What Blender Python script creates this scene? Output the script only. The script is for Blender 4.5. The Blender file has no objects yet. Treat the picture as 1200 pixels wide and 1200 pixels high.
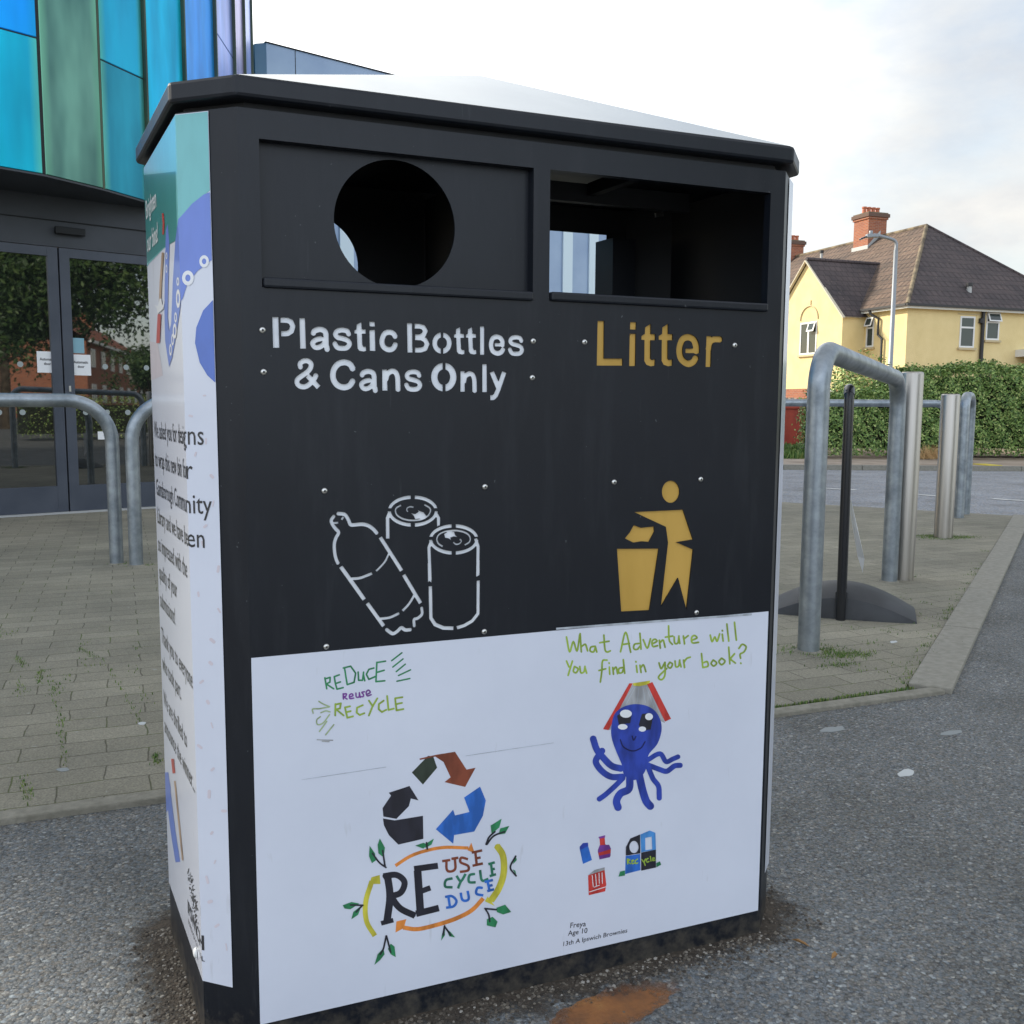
import bpy, bmesh, math, random
import numpy as np
from math import radians, sin, cos, pi
from mathutils import Vector, Matrix
from mathutils.geometry import tessellate_polygon

random.seed(7); rng = np.random.default_rng(7)
SC = bpy.context.scene
COL = SC.collection

# ------------------------------------------------------------------ camera
F_PX = 1128.445; PITCH, YAW, ROLL = (radians(a) for a in (-6.25387, 22.13756, 0.31210))
CAM = np.array([-0.148415, -1.275273, 0.885786])
_f = np.array([sin(YAW)*cos(PITCH), cos(YAW)*cos(PITCH), sin(PITCH)])
_r0 = np.array([cos(YAW), -sin(YAW), 0.0]); _u0 = np.cross(_r0, _f)
_r = _r0*cos(ROLL)+_u0*sin(ROLL); _u = -_r0*sin(ROLL)+_u0*cos(ROLL)
cd = bpy.data.cameras.new('camera'); co = bpy.data.objects.new('camera', cd); COL.objects.link(co)
cd.sensor_width = 36; cd.sensor_height = 36; cd.sensor_fit = 'HORIZONTAL'; cd.lens = 36*F_PX/1200
cd.clip_start = 0.02; cd.clip_end = 2000
mw = Matrix.Identity(4)
for i in range(3):
    mw[i][0] = _r[i]; mw[i][1] = _u[i]; mw[i][2] = -_f[i]; mw[i][3] = CAM[i]
co.matrix_world = mw
cd.dof.use_dof = False
SC.camera = co

# ------------------------------------------------------------------ sky, sun, exposure
SUN_AZ, SUN_EL = radians(-44), radians(29)        # compass angle from +Y, elevation
W = bpy.data.worlds.new('World'); SC.world = W; W.use_nodes = True
nt = W.node_tree; nt.nodes.clear()
def wn(t, **k):
    n = nt.nodes.new(t)
    for a, b in k.items(): setattr(n, a, b)
    return n
out = wn('ShaderNodeOutputWorld'); mixs = wn('ShaderNodeMixShader')
sky = wn('ShaderNodeTexSky', sky_type='NISHITA', sun_disc=False, sun_elevation=SUN_EL, sun_rotation=SUN_AZ, air_density=1.2, dust_density=1.5)
bg1 = wn('ShaderNodeBackground'); bg1.inputs[1].default_value = 0.15
nt.links.new(sky.outputs[0], bg1.inputs[0])
tc = wn('ShaderNodeTexCoord')
mp = wn('ShaderNodeMapping'); mp.inputs['Scale'].default_value = (1, 1, 2.2); mp.inputs['Location'].default_value = (3.1, 1.7, .4)
nz = wn('ShaderNodeTexNoise'); nz.inputs['Scale'].default_value = 2.1; nz.inputs['Detail'].default_value = 7; nz.inputs['Roughness'].default_value = .55
cr = wn('ShaderNodeValToRGB'); cr.color_ramp.elements[0].position = .33; cr.color_ramp.elements[1].position = .58
cr.color_ramp.elements[0].color = (.25, .25, .25, 1)
nt.links.new(tc.outputs['Generated'], mp.inputs[0]); nt.links.new(mp.outputs[0], nz.inputs[0]); nt.links.new(nz.outputs[0], cr.inputs[0])
# bright bank of cloud ahead of the camera, thinner and bluer elsewhere
dot = wn('ShaderNodeVectorMath', operation='DOT_PRODUCT'); dot.inputs[1].default_value = (0.12, 0.93, 0.35)
nt.links.new(tc.outputs['Generated'], dot.inputs[0])
br = wn('ShaderNodeMapRange', interpolation_type='SMOOTHSTEP'); br.inputs[1].default_value = .80; br.inputs[2].default_value = 1.0
br.inputs[3].default_value = 0.0; br.inputs[4].default_value = 1.0
nt.links.new(dot.outputs['Value'], br.inputs[0])
nz2 = wn('ShaderNodeTexNoise'); nz2.inputs['Scale'].default_value = 3.4; nz2.inputs['Detail'].default_value = 8; nz2.inputs['Roughness'].default_value = .6
nt.links.new(mp.outputs[0], nz2.inputs[0])
cc = wn('ShaderNodeValToRGB'); e = cc.color_ramp.elements
e[0].position = .38; e[0].color = (.72, .74, .77, 1); e[1].position = .64; e[1].color = (1.0, .98, .92, 1)
nt.links.new(nz2.outputs[0], cc.inputs[0])
bg2 = wn('ShaderNodeBackground')
st = wn('ShaderNodeMath', operation='MULTIPLY_ADD'); st.inputs[1].default_value = 1.0; st.inputs[2].default_value = 0.61
nt.links.new(br.outputs[0], st.inputs[0])
back = wn('ShaderNodeMapRange', interpolation_type='SMOOTHSTEP'); back.inputs[1].default_value = .35; back.inputs[2].default_value = -.75; back.inputs[3].default_value = 0.0; back.inputs[4].default_value = 1.0
nt.links.new(dot.outputs['Value'], back.inputs[0])
bcol = wn('ShaderNodeMix', data_type='RGBA', blend_type='MULTIPLY'); bcol.inputs[7].default_value = (.91, .98, 1.11, 1)
nt.links.new(back.outputs[0], bcol.inputs[0]); nt.links.new(cc.outputs[0], bcol.inputs[6]); nt.links.new(bcol.outputs[2], bg2.inputs[0])
st2 = wn('ShaderNodeMath', operation='MULTIPLY_ADD'); st2.inputs[1].default_value = 0.72; nt.links.new(back.outputs[0], st2.inputs[0]); nt.links.new(st.outputs[0], st2.inputs[2]); nt.links.new(st2.outputs[0], bg2.inputs[1])
beh = wn('ShaderNodeMapRange'); beh.inputs[1].default_value = -.5; beh.inputs[2].default_value = .35; beh.inputs[3].default_value = .85; beh.inputs[4].default_value = 1.0
nt.links.new(dot.outputs['Value'], beh.inputs[0]); cm = wn('ShaderNodeMath', operation='MULTIPLY'); nt.links.new(cr.outputs[0], cm.inputs[0]); nt.links.new(beh.outputs[0], cm.inputs[1])
mx = wn('ShaderNodeMath', operation='MAXIMUM'); nt.links.new(cm.outputs[0], mx.inputs[0]); nt.links.new(br.outputs[0], mx.inputs[1])
nt.links.new(mx.outputs[0], mixs.inputs[0]); nt.links.new(bg1.outputs[0], mixs.inputs[1]); nt.links.new(bg2.outputs[0], mixs.inputs[2])
nt.links.new(mixs.outputs[0], out.inputs[0])
sl = bpy.data.lights.new('sun', 'SUN'); sl.energy = 3.6; sl.angle = radians(5); sl.color = (1, .93, .80)
so = bpy.data.objects.new('sun', sl); COL.objects.link(so)
sdir = Vector((sin(SUN_AZ)*cos(SUN_EL), cos(SUN_AZ)*cos(SUN_EL), sin(SUN_EL)))
so.rotation_euler = sdir.to_track_quat('Z', 'Y').to_euler()
SC.view_settings.view_transform = 'Standard'; SC.view_settings.look = 'None'
SC.view_settings.exposure = 0.78; SC.view_settings.gamma = 1; SC.view_settings.use_curve_mapping = False
SC.cycles.max_bounces = 6; SC.cycles.use_denoising = True

# ------------------------------------------------------------------ measuring the place from the photograph
def ray(px, py): return _f*F_PX+_r*(px-600)+_u*(600-py)
def onY(px, py, Y=0.0):
    d = ray(px, py); t = (Y-CAM[1])/d[1]; return CAM+t*d
def onZ(px, py, z=0.0):
    d = ray(px, py); t = (z-CAM[2])/d[2]; return CAM+t*d
def onP(px, py, o, n):
    d = ray(px, py); n = np.array(n, float); t = ((np.array(o, float)-CAM)@n)/(d@n); return CAM+t*d

# ------------------------------------------------------------------ materials
MATS = {}
def mat(name, col=(.5, .5, .5), rough=.6, metal=0.0, spec=.5, coat=0.0, coat_rough=.1, ior=None, build=None):
    if name in MATS: return MATS[name]
    m = bpy.data.materials.new(name); m.use_nodes = True; n = m.node_tree; b = n.nodes['Principled BSDF']
    b.inputs['Base Color'].default_value = (*col, 1); b.inputs['Roughness'].default_value = rough
    b.inputs['Metallic'].default_value = metal; b.inputs['Specular IOR Level'].default_value = spec
    b.inputs['Coat Weight'].default_value = coat; b.inputs['Coat Roughness'].default_value = coat_rough
    if ior: b.inputs['IOR'].default_value = ior
    if build: build(n, b)
    MATS[name] = m; return m
def node(n, t, ins=None, **k):
    x = n.nodes.new(t)
    for a, b in k.items(): setattr(x, a, b)
    for a, b in (ins or {}).items(): x.inputs[a].default_value = b
    return x
def ramp(n, src, stops):
    r = n.nodes.new('ShaderNodeValToRGB'); el = r.color_ramp.elements
    while len(el) < len(stops): el.new(.5)
    for e_, (p, c) in zip(el, stops): e_.position = p; e_.color = (*c, 1) if len(c) == 3 else c
    n.links.new(src, r.inputs[0]); return r
def noise(n, scale, detail=4, rough=.5, coord='Object', dim=None, distort=0, stretch=None):
    t = n.nodes.new('ShaderNodeTexCoord'); z = node(n, 'ShaderNodeTexNoise', {'Scale': scale, 'Detail': detail, 'Roughness': rough, 'Distortion': distort})
    if stretch:
        mp_ = node(n, 'ShaderNodeMapping'); mp_.inputs['Scale'].default_value = stretch
        n.links.new(t.outputs[coord], mp_.inputs[0]); n.links.new(mp_.outputs[0], z.inputs['Vector'])
    else: n.links.new(t.outputs[coord], z.inputs['Vector'])
    return z
def mixc(n, fac, a, b, mode='MIX'):
    m = node(n, 'ShaderNodeMix', data_type='RGBA', blend_type=mode)
    for s, i in ((fac, 0), (a, 6), (b, 7)):
        if hasattr(s, 'links') or hasattr(s, 'is_linked'): n.links.new(s, m.inputs[i])
        else: m.inputs[i].default_value = s if i == 0 else (*s, 1)
    return m.outputs[2]
def bump(n, b, h, strength=.3, dist=.01, prev=None):
    u = node(n, 'ShaderNodeBump', {'Strength': strength, 'Distance': dist}); n.links.new(h, u.inputs['Height'])
    if prev: n.links.new(prev.outputs[0], u.inputs['Normal'])
    n.links.new(u.outputs[0], b.inputs['Normal']); return u
def var(c0, c1, scale=3, detail=5, lo=.35, hi=.65, rlo=None, rhi=None, bmp=None, stretch=None):
    def f(n, b):
        z = noise(n, scale, detail, stretch=stretch); r = ramp(n, z.outputs[0], [(lo, c0), (hi, c1)])
        n.links.new(r.outputs[0], b.inputs['Base Color'])
        if rlo is not None:
            q = node(n, 'ShaderNodeMapRange', {3: rlo, 4: rhi}); n.links.new(z.outputs[0], q.inputs[0]); n.links.new(q.outputs[0], b.inputs['Roughness'])
        if bmp:
            z2 = noise(n, bmp[0], 4); bump(n, b, z2.outputs[0], bmp[1], bmp[2])
    return f

def leafcol(n, b, stops, trans=.25):
    g = n.nodes.new('ShaderNodeNewGeometry'); r = ramp(n, g.outputs['Random Per Island'], stops)
    n.links.new(r.outputs[0], b.inputs['Base Color'])

def asphalt_build(light, mid, dark, scale):
    def f(n, b):
        t = n.nodes.new('ShaderNodeTexCoord')
        wob = node(n, 'ShaderNodeTexNoise', {'Scale': scale*1.3, 'Detail': 2}); n.links.new(t.outputs['Object'], wob.inputs['Vector'])
        add = node(n, 'ShaderNodeVectorMath', operation='MULTIPLY_ADD'); add.inputs[1].default_value = (.006, .006, .006)
        n.links.new(wob.outputs['Color'], add.inputs[0]); n.links.new(t.outputs['Object'], add.inputs[2])
        v = node(n, 'ShaderNodeTexVoronoi', {'Scale': scale, 'Randomness': 1.0}); n.links.new(add.outputs[0], v.inputs['Vector'])
        v2 = node(n, 'ShaderNodeTexVoronoi', {'Scale': scale*2.6, 'Randomness': 1.0}); n.links.new(add.outputs[0], v2.inputs['Vector'])
        sep = n.nodes.new('ShaderNodeSeparateColor'); n.links.new(v.outputs['Color'], sep.inputs[0])
        sep2 = n.nodes.new('ShaderNodeSeparateColor'); n.links.new(v2.outputs['Color'], sep2.inputs[0])
        r = ramp(n, sep.outputs[0], [(0, dark), (.35, mid), (.84, tuple(c*1.3 for c in mid)), (.95, tuple((x+y)/2 for x, y in zip(light, mid))), (1, light)])
        r2 = ramp(n, sep2.outputs[1], [(0, dark), (.5, mid), (.95, tuple(c*1.6 for c in mid)), (1, light)])
        c = mixc(n, .45, r.outputs[0], r2.outputs[0])
        # tint some chips warm, some blue
        tint = ramp(n, sep.outputs[2], [(0, (1.12, .98, .84)), (.5, (1, 1, 1)), (1, (.86, .98, 1.12))])
        c = mixc(n, .8, c, tint.outputs[0], 'MULTIPLY')
        # binder between chips
        gap = ramp(n, v.outputs['Distance'], [(.0, (1, 1, 1)), (.55, (.85, .85, .85)), (.8, (.45, .45, .45))])
        c = mixc(n, .8, c, gap.outputs[0], 'MULTIPLY')
        big = noise(n, 1.7, 7, .65); br_ = ramp(n, big.outputs[0], [(.3, (.70, .69, .66)), (.5, (1, 1, 1)), (.7, (1.16, 1.17, 1.18))])
        c = mixc(n, 1.0, c, br_.outputs[0], 'MULTIPLY')
        n.links.new(c, b.inputs['Base Color'])
        h = node(n, 'ShaderNodeMath', operation='MULTIPLY_ADD'); h.inputs[1].default_value = -1; n.links.new(v.outputs['Distance'], h.inputs[0]); n.links.new(sep.outputs[1], h.inputs[2])
        bump(n, b, h.outputs[0], .55, .004)
    return f
M_asphalt = mat('asphalt', rough=.82, spec=.35, build=asphalt_build((.54, .55, .52), (.160, .165, .163), (.050, .052, .052), 172))
M_road = mat('road_asphalt', rough=.8, spec=.35, build=asphalt_build((.42, .42, .42), (.30, .31, .33), (.20, .21, .23), 60))

def paver_build(n, b):
    t = n.nodes.new('ShaderNodeTexCoord')
    wob = node(n, 'ShaderNodeTexNoise', {'Scale': 9, 'Detail': 3}); n.links.new(t.outputs['Object'], wob.inputs['Vector'])
    add = node(n, 'ShaderNodeVectorMath', operation='MULTIPLY_ADD'); add.inputs[1].default_value = (.020, .020, 0)
    n.links.new(wob.outputs['Color'], add.inputs[0]); n.links.new(t.outputs['Object'], add.inputs[2])
    bt = node(n, 'ShaderNodeTexBrick', {'Scale': 1, 'Mortar Size': .0028, 'Mortar Smooth': .9, 'Bias': 0, 'Brick Width': .2, 'Row Height': .1, 'Color1': (.228, .217, .180, 1), 'Color2': (.280, .266, .222, 1), 'Mortar': (.105, .098, .078, 1)})
    n.links.new(add.outputs[0], bt.inputs['Vector'])
    z = noise(n, 220, 3); g = ramp(n, z.outputs[0], [(.3, (.72, .72, .72)), (.7, (1.3, 1.3, 1.27))])
    c = mixc(n, .9, bt.outputs['Color'], g.outputs[0], 'MULTIPLY')
    z3 = noise(n, .9, 6, .65); g3 = ramp(n, z3.outputs[0], [(.3, (.66, .66, .64)), (.7, (1.18, 1.15, 1.08))])
    c = mixc(n, 1, c, g3.outputs[0], 'MULTIPLY')
    # lichen spots
    z5 = noise(n, 38, 3, .6); sp = ramp(n, z5.outputs[0], [(.70, (0, 0, 0)), (.74, (1, 1, 1))]); c = mixc(n, sp.outputs[0], c, (.30, .30, .27))
    # moss in some joints
    zm = noise(n, 2.6, 6, .75); mm = ramp(n, zm.outputs[0], [(.48, (0, 0, 0)), (.62, (1, 1, 1))])
    mj = node(n, 'ShaderNodeMath', operation='MULTIPLY'); n.links.new(bt.outputs['Fac'], mj.inputs[0]); n.links.new(mm.outputs[0], mj.inputs[1])
    c = mixc(n, mj.outputs[0], c, (.10, .135, .035))
    n.links.new(c, b.inputs['Base Color'])
    inv = node(n, 'ShaderNodeMath', operation='SUBTRACT'); inv.inputs[0].default_value = 1; n.links.new(bt.outputs['Fac'], inv.inputs[1])
    u = bump(n, b, inv.outputs[0], .45, .005); bump(n, b, z.outputs[0], .25, .003, u)
M_paver = mat('block_paving', rough=.88, spec=.3, build=paver_build)
M_kerb = mat('kerb_stone', rough=.85, build=var((.21, .20, .165), (.29, .275, .235), 40, 10, .3, .7, bmp=(220, .6, .003)))
M_kerb2 = mat('edging_stone', rough=.85, build=var((.18, .17, .135), (.27, .255, .21), 40, 10, .3, .7, bmp=(180, .7, .004)))
M_earth = mat('verge_earth', rough=.95, build=var((.13, .085, .05), (.30, .24, .17), 6, 8, bmp=(60, .6, .02)))
M_farpave = mat('far_pavement', rough=.9, build=var((.27, .21, .16), (.42, .34, .27), 2.5, 8, bmp=(60, .4, .01)))
M_white_line = mat('road_paint', (.62, .62, .60), .7, build=var((.42, .42, .41), (.68, .68, .66), 14, 4))
M_grass = mat('grass_blades', rough=.7, build=lambda n, b: leafcol(n, b, [(0, (.04, .10, .015)), (.6, (.10, .19, .03)), (1, (.22, .26, .07))]))
M_hedge = mat('hedge_leaf', rough=.5, spec=.4, build=lambda n, b: leafcol(n, b, [(0, (.05, .10, .025)), (.35, (.13, .225, .055)), (.75, (.26, .39, .10)), (1, (.50, .56, .20))]))
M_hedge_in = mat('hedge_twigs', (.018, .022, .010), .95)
M_treeleaf = mat('tree_leaf', rough=.5, build=lambda n, b: leafcol(n, b, [(0, (.02, .05, .015)), (.6, (.05, .10, .025)), (1, (.10, .16, .04))]))
M_bark = mat('bark', rough=.95, build=var((.04, .03, .02), (.11, .085, .06), 6, 6, bmp=(20, .6, .02)))

def bin_paint(name, c0, c1, r0=.38, r1=.55):
    def f(n, b):
        z = noise(n, 3, 7, .6); r = ramp(n, z.outputs[0], [(.3, c0), (.7, c1)])
        # faint smears and dust
        s = noise(n, 5, 6, .7, stretch=(6, 6, .8)); sr = ramp(n, s.outputs[0], [(.52, (0, 0, 0)), (.75, (.16, .16, .16))])
        c = mixc(n, sr.outputs[0], r.outputs[0], (.05, .055, .065))
        sp = noise(n, 130, 2, .5); spr = ramp(n, sp.outputs[0], [(.745, (0, 0, 0)), (.765, (.5, .5, .5))])
        c = mixc(n, spr.outputs[0], c, (.13, .14, .15))
        # fine scratches
        sc_ = noise(n, 14, 3, .5, stretch=(9, 9, .35)); scr = ramp(n, sc_.outputs[0], [(.72, (0, 0, 0)), (.735, (.16, .16, .16)), (.75, (0, 0, 0))]); c = mixc(n, scr.outputs[0], c, (.10, .11, .12))
        # splashed dirt low down
        t_ = n.nodes.new('ShaderNodeTexCoord'); g_ = n.nodes.new('ShaderNodeSeparateXYZ'); n.links.new(t_.outputs['Object'], g_.inputs[0])
        zr = node(n, 'ShaderNodeMapRange', {1: .10, 2: -.01, 3: -.1, 4: .42}); n.links.new(g_.outputs[2], zr.inputs[0]); dn_ = noise(n, 45, 6, .7)
        mu = node(n, 'ShaderNodeMath', operation='ADD'); n.links.new(zr.outputs[0], mu.inputs[0]); n.links.new(dn_.outputs[0], mu.inputs[1]); dr = ramp(n, mu.outputs[0], [(.66, (0, 0, 0)), (.95, (.7, .7, .7))])
        c = mixc(n, dr.outputs[0], c, (.085, .075, .06))
        n.links.new(c, b.inputs['Base Color'])
        q = node(n, 'ShaderNodeMapRange', {3: r0, 4: r1}); n.links.new(s.outputs[0], q.inputs[0]); n.links.new(q.outputs[0], b.inputs['Roughness'])
        z2 = noise(n, 900, 2); bump(n, b, z2.outputs[0], .06, .0006)
    return f
M_bin = mat('charcoal_powder_coat', rough=.45, spec=.34, build=bin_paint('x', (.0055, .0075, .0125), (.0090, .0120, .0185), .30, .46))
M_bin_in = mat('inner_dark_coat', (.012, .014, .018), .6)
M_lidtop = mat('lid_top_sheet', rough=.28, metal=.0, coat=.5, coat_rough=.15, build=var((.30, .33, .33), (.38, .41, .40), 6, 5, bmp=(9, .05, .004)))
M_letter_white = mat('white_backing_plate', rough=.5, build=var((.74, .78, .84), (.84, .87, .92), 25, 4))
M_letter_gold = mat('yellow_backing_plate', rough=.5, build=var((.45, .27, .045), (.56, .34, .07), 12, 6, stretch=(1, 1, .3)))
M_rivet = mat('rivet_steel', (.62, .62, .60), .3, 1.0)
def paper_build(n, b):
    z = noise(n, 4, 6, .6); r = ramp(n, z.outputs[0], [(.3, (.61, .645, .75)), (.7, (.68, .715, .82))])
    s = noise(n, 60, 3, .5, stretch=(1, 1, .2)); sr = ramp(n, s.outputs[0], [(.68, (0, 0, 0)), (.76, (.35, .35, .35))])
    c = mixc(n, sr.outputs[0], r.outputs[0], (.44, .45, .48)); n.links.new(c, b.inputs['Base Color'])
M_paper = mat('white_poster_vinyl', rough=.42, coat=.15, build=paper_build)
M_wrap = mat('white_wrap_vinyl', rough=.28, coat=.6, coat_rough=.08, build=paper_build)
def ink(name, c, rough=.45, streak=.36):
    c2 = tuple(x*(1-streak) for x in c)
    return mat(name, rough=rough, build=var(c2, c, 55, 4, .4, .6, stretch=(1, 1, .35)))
INK = dict(black=ink('ink_black', (.022, .022, .035)), olive=ink('ink_olive', (.035, .05, .035)), brown=ink('ink_brown', (.24, .06, .03)), blue=ink('ink_blue', (.03, .16, .60)),
           deep=ink('ink_deep_blue', (.030, .065, .42), streak=.40), navy=ink('ink_navy', (.008, .012, .10)), green=ink('ink_green', (.03, .25, .10)), dgreen=ink('ink_forest', (.03, .20, .12)), lime=ink('ink_lime', (.33, .48, .06)),
           pale=ink('ink_pale_green', (.36, .46, .25)), orange=ink('ink_orange', (.80, .27, .05)), yellow=ink('ink_yellow', (.66, .60, .06)), red=ink('ink_red', (.62, .05, .04)),
           white=ink('ink_white', (.78, .80, .84), streak=.03), grey=ink('ink_pencil_grey', (.40, .41, .43)), purple=ink('ink_purple', (.20, .05, .32)), pencil=ink('ink_pencil', (.46, .50, .56)),
           sky=ink('ink_sky_blue', (.08, .30, .70)), teal=ink('print_teal', (.16, .50, .52), streak=.06), dteal=ink('print_dark_teal', (.03, .23, .23), streak=.06), pblue=ink('print_blue', (.13, .22, .66), streak=.05), pblue2=ink('print_bright_blue', (.07, .16, .56), streak=.12),
           tan=ink('print_tan', (.5, .33, .2)), pink=ink('print_pale_pink', (.66, .60, .66), streak=.05), text=ink('print_text', (.03, .03, .035), streak=.05))
def galv_build(n, b):
    v = node(n, 'ShaderNodeTexVoronoi', {'Scale': 48}); t = n.nodes.new('ShaderNodeTexCoord'); n.links.new(t.outputs['Object'], v.inputs['Vector'])
    z = noise(n, 11, 6, .6); r = ramp(n, z.outputs[0], [(.3, (.19, .22, .245)), (.7, (.38, .42, .455))])
    s = n.nodes.new('ShaderNodeSeparateColor'); n.links.new(v.outputs['Color'], s.inputs[0]); r2 = ramp(n, s.outputs[0], [(0, (.85, .85, .85)), (1, (1.15, 1.15, 1.15))])
    c = mixc(n, .35, r.outputs[0], r2.outputs[0], 'MULTIPLY'); n.links.new(c, b.inputs['Base Color'])
    q = node(n, 'ShaderNodeMapRange', {3: .52, 4: .30}); n.links.new(z.outputs[0], q.inputs[0]); n.links.new(q.outputs[0], b.inputs['Roughness'])
M_galv = mat('galvanised_steel', metal=.75, build=galv_build)
M_stain = mat('stainless_steel', rough=.3, metal=.9, build=var((.34, .32, .29), (.50, .47, .43), 8, 5, rlo=.28, rhi=.46, stretch=(4, 4, .15)))
M_black_paint = mat('black_gloss_tube', (.012, .013, .016), .25)
M_rubber = mat('black_rubber', rough=.55, build=var((.014, .016, .019), (.030, .033, .038), 9, 5, bmp=(200, .2, .002)))
M_film = mat('plastic_sheet', (.62, .62, .62), .2)
M_frame = mat('grey_door_frame', rough=.42, build=var((.040, .050, .072), (.055, .066, .09), 4, 4))
M_fascia = mat('grey_fascia', rough=.5, build=var((.030, .036, .046), (.042, .049, .062), 3, 5))
M_glass = mat('dark_glazing', (.008, .010, .010), .015, spec=.5, ior=2.5)
M_seam = mat('panel_joint', (.008, .010, .012), .7)
M_fin = mat('panel_edge_return', rough=.45, metal=.3, build=var((.035, .055, .04), (.07, .10, .06), 1.5, 3))
def iris(name, c_mid, c_edge, c_alt, seed):
    def f(n, b):
        t = n.nodes.new('ShaderNodeTexCoord'); s = n.nodes.new('ShaderNodeSeparateXYZ'); n.links.new(t.outputs['Generated'], s.inputs[0])
        # oxide film runs thinner to the panel edges: hue shifts there
        m = node(n, 'ShaderNodeMath', operation='SUBTRACT'); m.inputs[1].default_value = .5; n.links.new(s.outputs[0], m.inputs[0])
        a = node(n, 'ShaderNodeMath', operation='ABSOLUTE'); n.links.new(m.outputs[0], a.inputs[0])
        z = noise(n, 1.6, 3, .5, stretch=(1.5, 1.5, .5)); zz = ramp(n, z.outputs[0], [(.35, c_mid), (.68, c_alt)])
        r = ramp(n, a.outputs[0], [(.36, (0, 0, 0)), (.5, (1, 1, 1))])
        c = mixc(n, r.outputs[0], zz.outputs[0], c_edge); vz = noise(n, 1.1+.13*seed, 3, .5, stretch=(2.2, 2.2, .45)); vr = ramp(n, vz.outputs[0], [(.32, (.50, .56, .60)), (.60, (1.05, 1.05, 1.05))]); c = mixc(n, .8, c, vr.outputs[0], 'MULTIPLY'); n.links.new(c, b.inputs['Base Color']); wv = noise(n, 1.3, 2, .4); bump(n, b, wv.outputs[0], .25, .08)  # stretched noise darkens the colour: painted gradients standing for dark reflections
    return mat(name, rough=.33, metal=.6, coat=0.0, build=f)
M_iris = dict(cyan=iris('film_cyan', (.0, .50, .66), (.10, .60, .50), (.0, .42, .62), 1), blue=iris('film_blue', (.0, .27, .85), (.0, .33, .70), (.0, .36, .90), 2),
              moss=iris('film_moss', (.025, .10, .10), (.15, .40, .27), (.17, .38, .30), 3), tealblue=iris('film_teal_blue', (.02, .38, .62), (.08, .48, .42), (.01, .48, .72), 4),  # dark moss mid-tone also holds a painted reflection
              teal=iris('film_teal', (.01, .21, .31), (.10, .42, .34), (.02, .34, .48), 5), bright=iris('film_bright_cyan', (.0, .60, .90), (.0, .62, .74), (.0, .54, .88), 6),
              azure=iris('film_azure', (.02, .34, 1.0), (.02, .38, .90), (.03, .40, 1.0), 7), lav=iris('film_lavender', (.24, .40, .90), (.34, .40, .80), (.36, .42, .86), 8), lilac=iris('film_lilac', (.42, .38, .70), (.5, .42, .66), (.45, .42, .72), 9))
M_wing = mat('wing_cladding', rough=.45, metal=.2, build=var((.26, .35, .50), (.34, .44, .58), 1.2, 4))
M_wing_light = mat('wing_light_cladding', (.62, .74, .80), .4)
def render_wall(n, b):
    z = noise(n, 1.2, 7, .6); r = ramp(n, z.outputs[0], [(.3, (.70, .56, .27)), (.7, (.80, .65, .34))]); n.links.new(r.outputs[0], b.inputs['Base Color'])
    z2 = noise(n, 26, 5, .7); bump(n, b, z2.outputs[0], .5, .03)
M_yellow = mat('yellow_render', rough=.92, build=render_wall)
def brick_build(c1, c2):
    def f(n, b):
        t = n.nodes.new('ShaderNodeTexCoord'); g = n.nodes.new('ShaderNodeSeparateXYZ'); n.links.new(t.outputs['Object'], g.inputs[0])
        a = node(n, 'ShaderNodeMath', operation='ADD'); n.links.new(g.outputs[0], a.inputs[0]); n.links.new(g.outputs[1], a.inputs[1])
        cb = n.nodes.new('ShaderNodeCombineXYZ'); n.links.new(a.outputs[0], cb.inputs[0]); n.links.new(g.outputs[2], cb.inputs[1])
        bt = node(n, 'ShaderNodeTexBrick', {'Scale': 1, 'Mortar Size': .006, 'Brick Width': .225, 'Row Height': .075, 'Color1': (*c1, 1), 'Color2': (*c2, 1), 'Mortar': (.30, .24, .19, 1)})
        n.links.new(cb.outputs[0], bt.inputs['Vector']); n.links.new(bt.outputs[0], b.inputs['Base Color'])
    return f
M_brick = mat('red_brick', rough=.9, build=brick_build((.36, .12, .055), (.27, .085, .045)))
def tile_build(c0, c1, lich, ax=0):
    def f(n, b):
        t = n.nodes.new('ShaderNodeTexCoord'); g = n.nodes.new('ShaderNodeSeparateXYZ'); n.links.new(t.outputs['Object'], g.inputs[0])
        a = node(n, 'ShaderNodeMath', operation='ADD'); n.links.new(g.outputs[ax], a.inputs[0]); a.inputs[1].default_value = 0
        cb = n.nodes.new('ShaderNodeCombineXYZ'); n.links.new(a.outputs[0], cb.inputs[0]); n.links.new(g.outputs[2], cb.inputs[1])
        bt = node(n, 'ShaderNodeTexBrick', {'Scale': 1, 'Mortar Size': .014, 'Mortar Smooth': .3, 'Brick Width': .30, 'Row Height': .235, 'Color1': (*c0, 1), 'Color2': (*c1, 1), 'Mortar': (.02, .017, .018, 1)})
        n.links.new(cb.outputs[0], bt.inputs['Vector'])
        z = noise(n, .8, 7, .65); r = ramp(n, z.outputs[0], [(.3, (.7, .68, .66)), (.7, (1.45, 1.3, 1.15))]); c = mixc(n, 1, bt.outputs[0], r.outputs[0], 'MULTIPLY')
        s = noise(n, 7, 4, .6); sr = ramp(n, s.outputs[0], [(.62, (0, 0, 0)), (.70, (.7, .7, .7))]); c = mixc(n, sr.outputs[0], c, lich)
        n.links.new(c, b.inputs['Base Color']); u = bump(n, b, bt.outputs['Fac'], -1.0, .06)
        # profiled tile ribs
        w = node(n, 'ShaderNodeMath', operation='SINE'); m2 = node(n, 'ShaderNodeMath', operation='MULTIPLY'); m2.inputs[1].default_value = 2*pi/.30
        n.links.new(a.outputs[0], m2.inputs[0]); n.links.new(m2.outputs[0], w.inputs[0]); bump(n, b, w.outputs[0], .35, .03, u)
    return f
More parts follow.
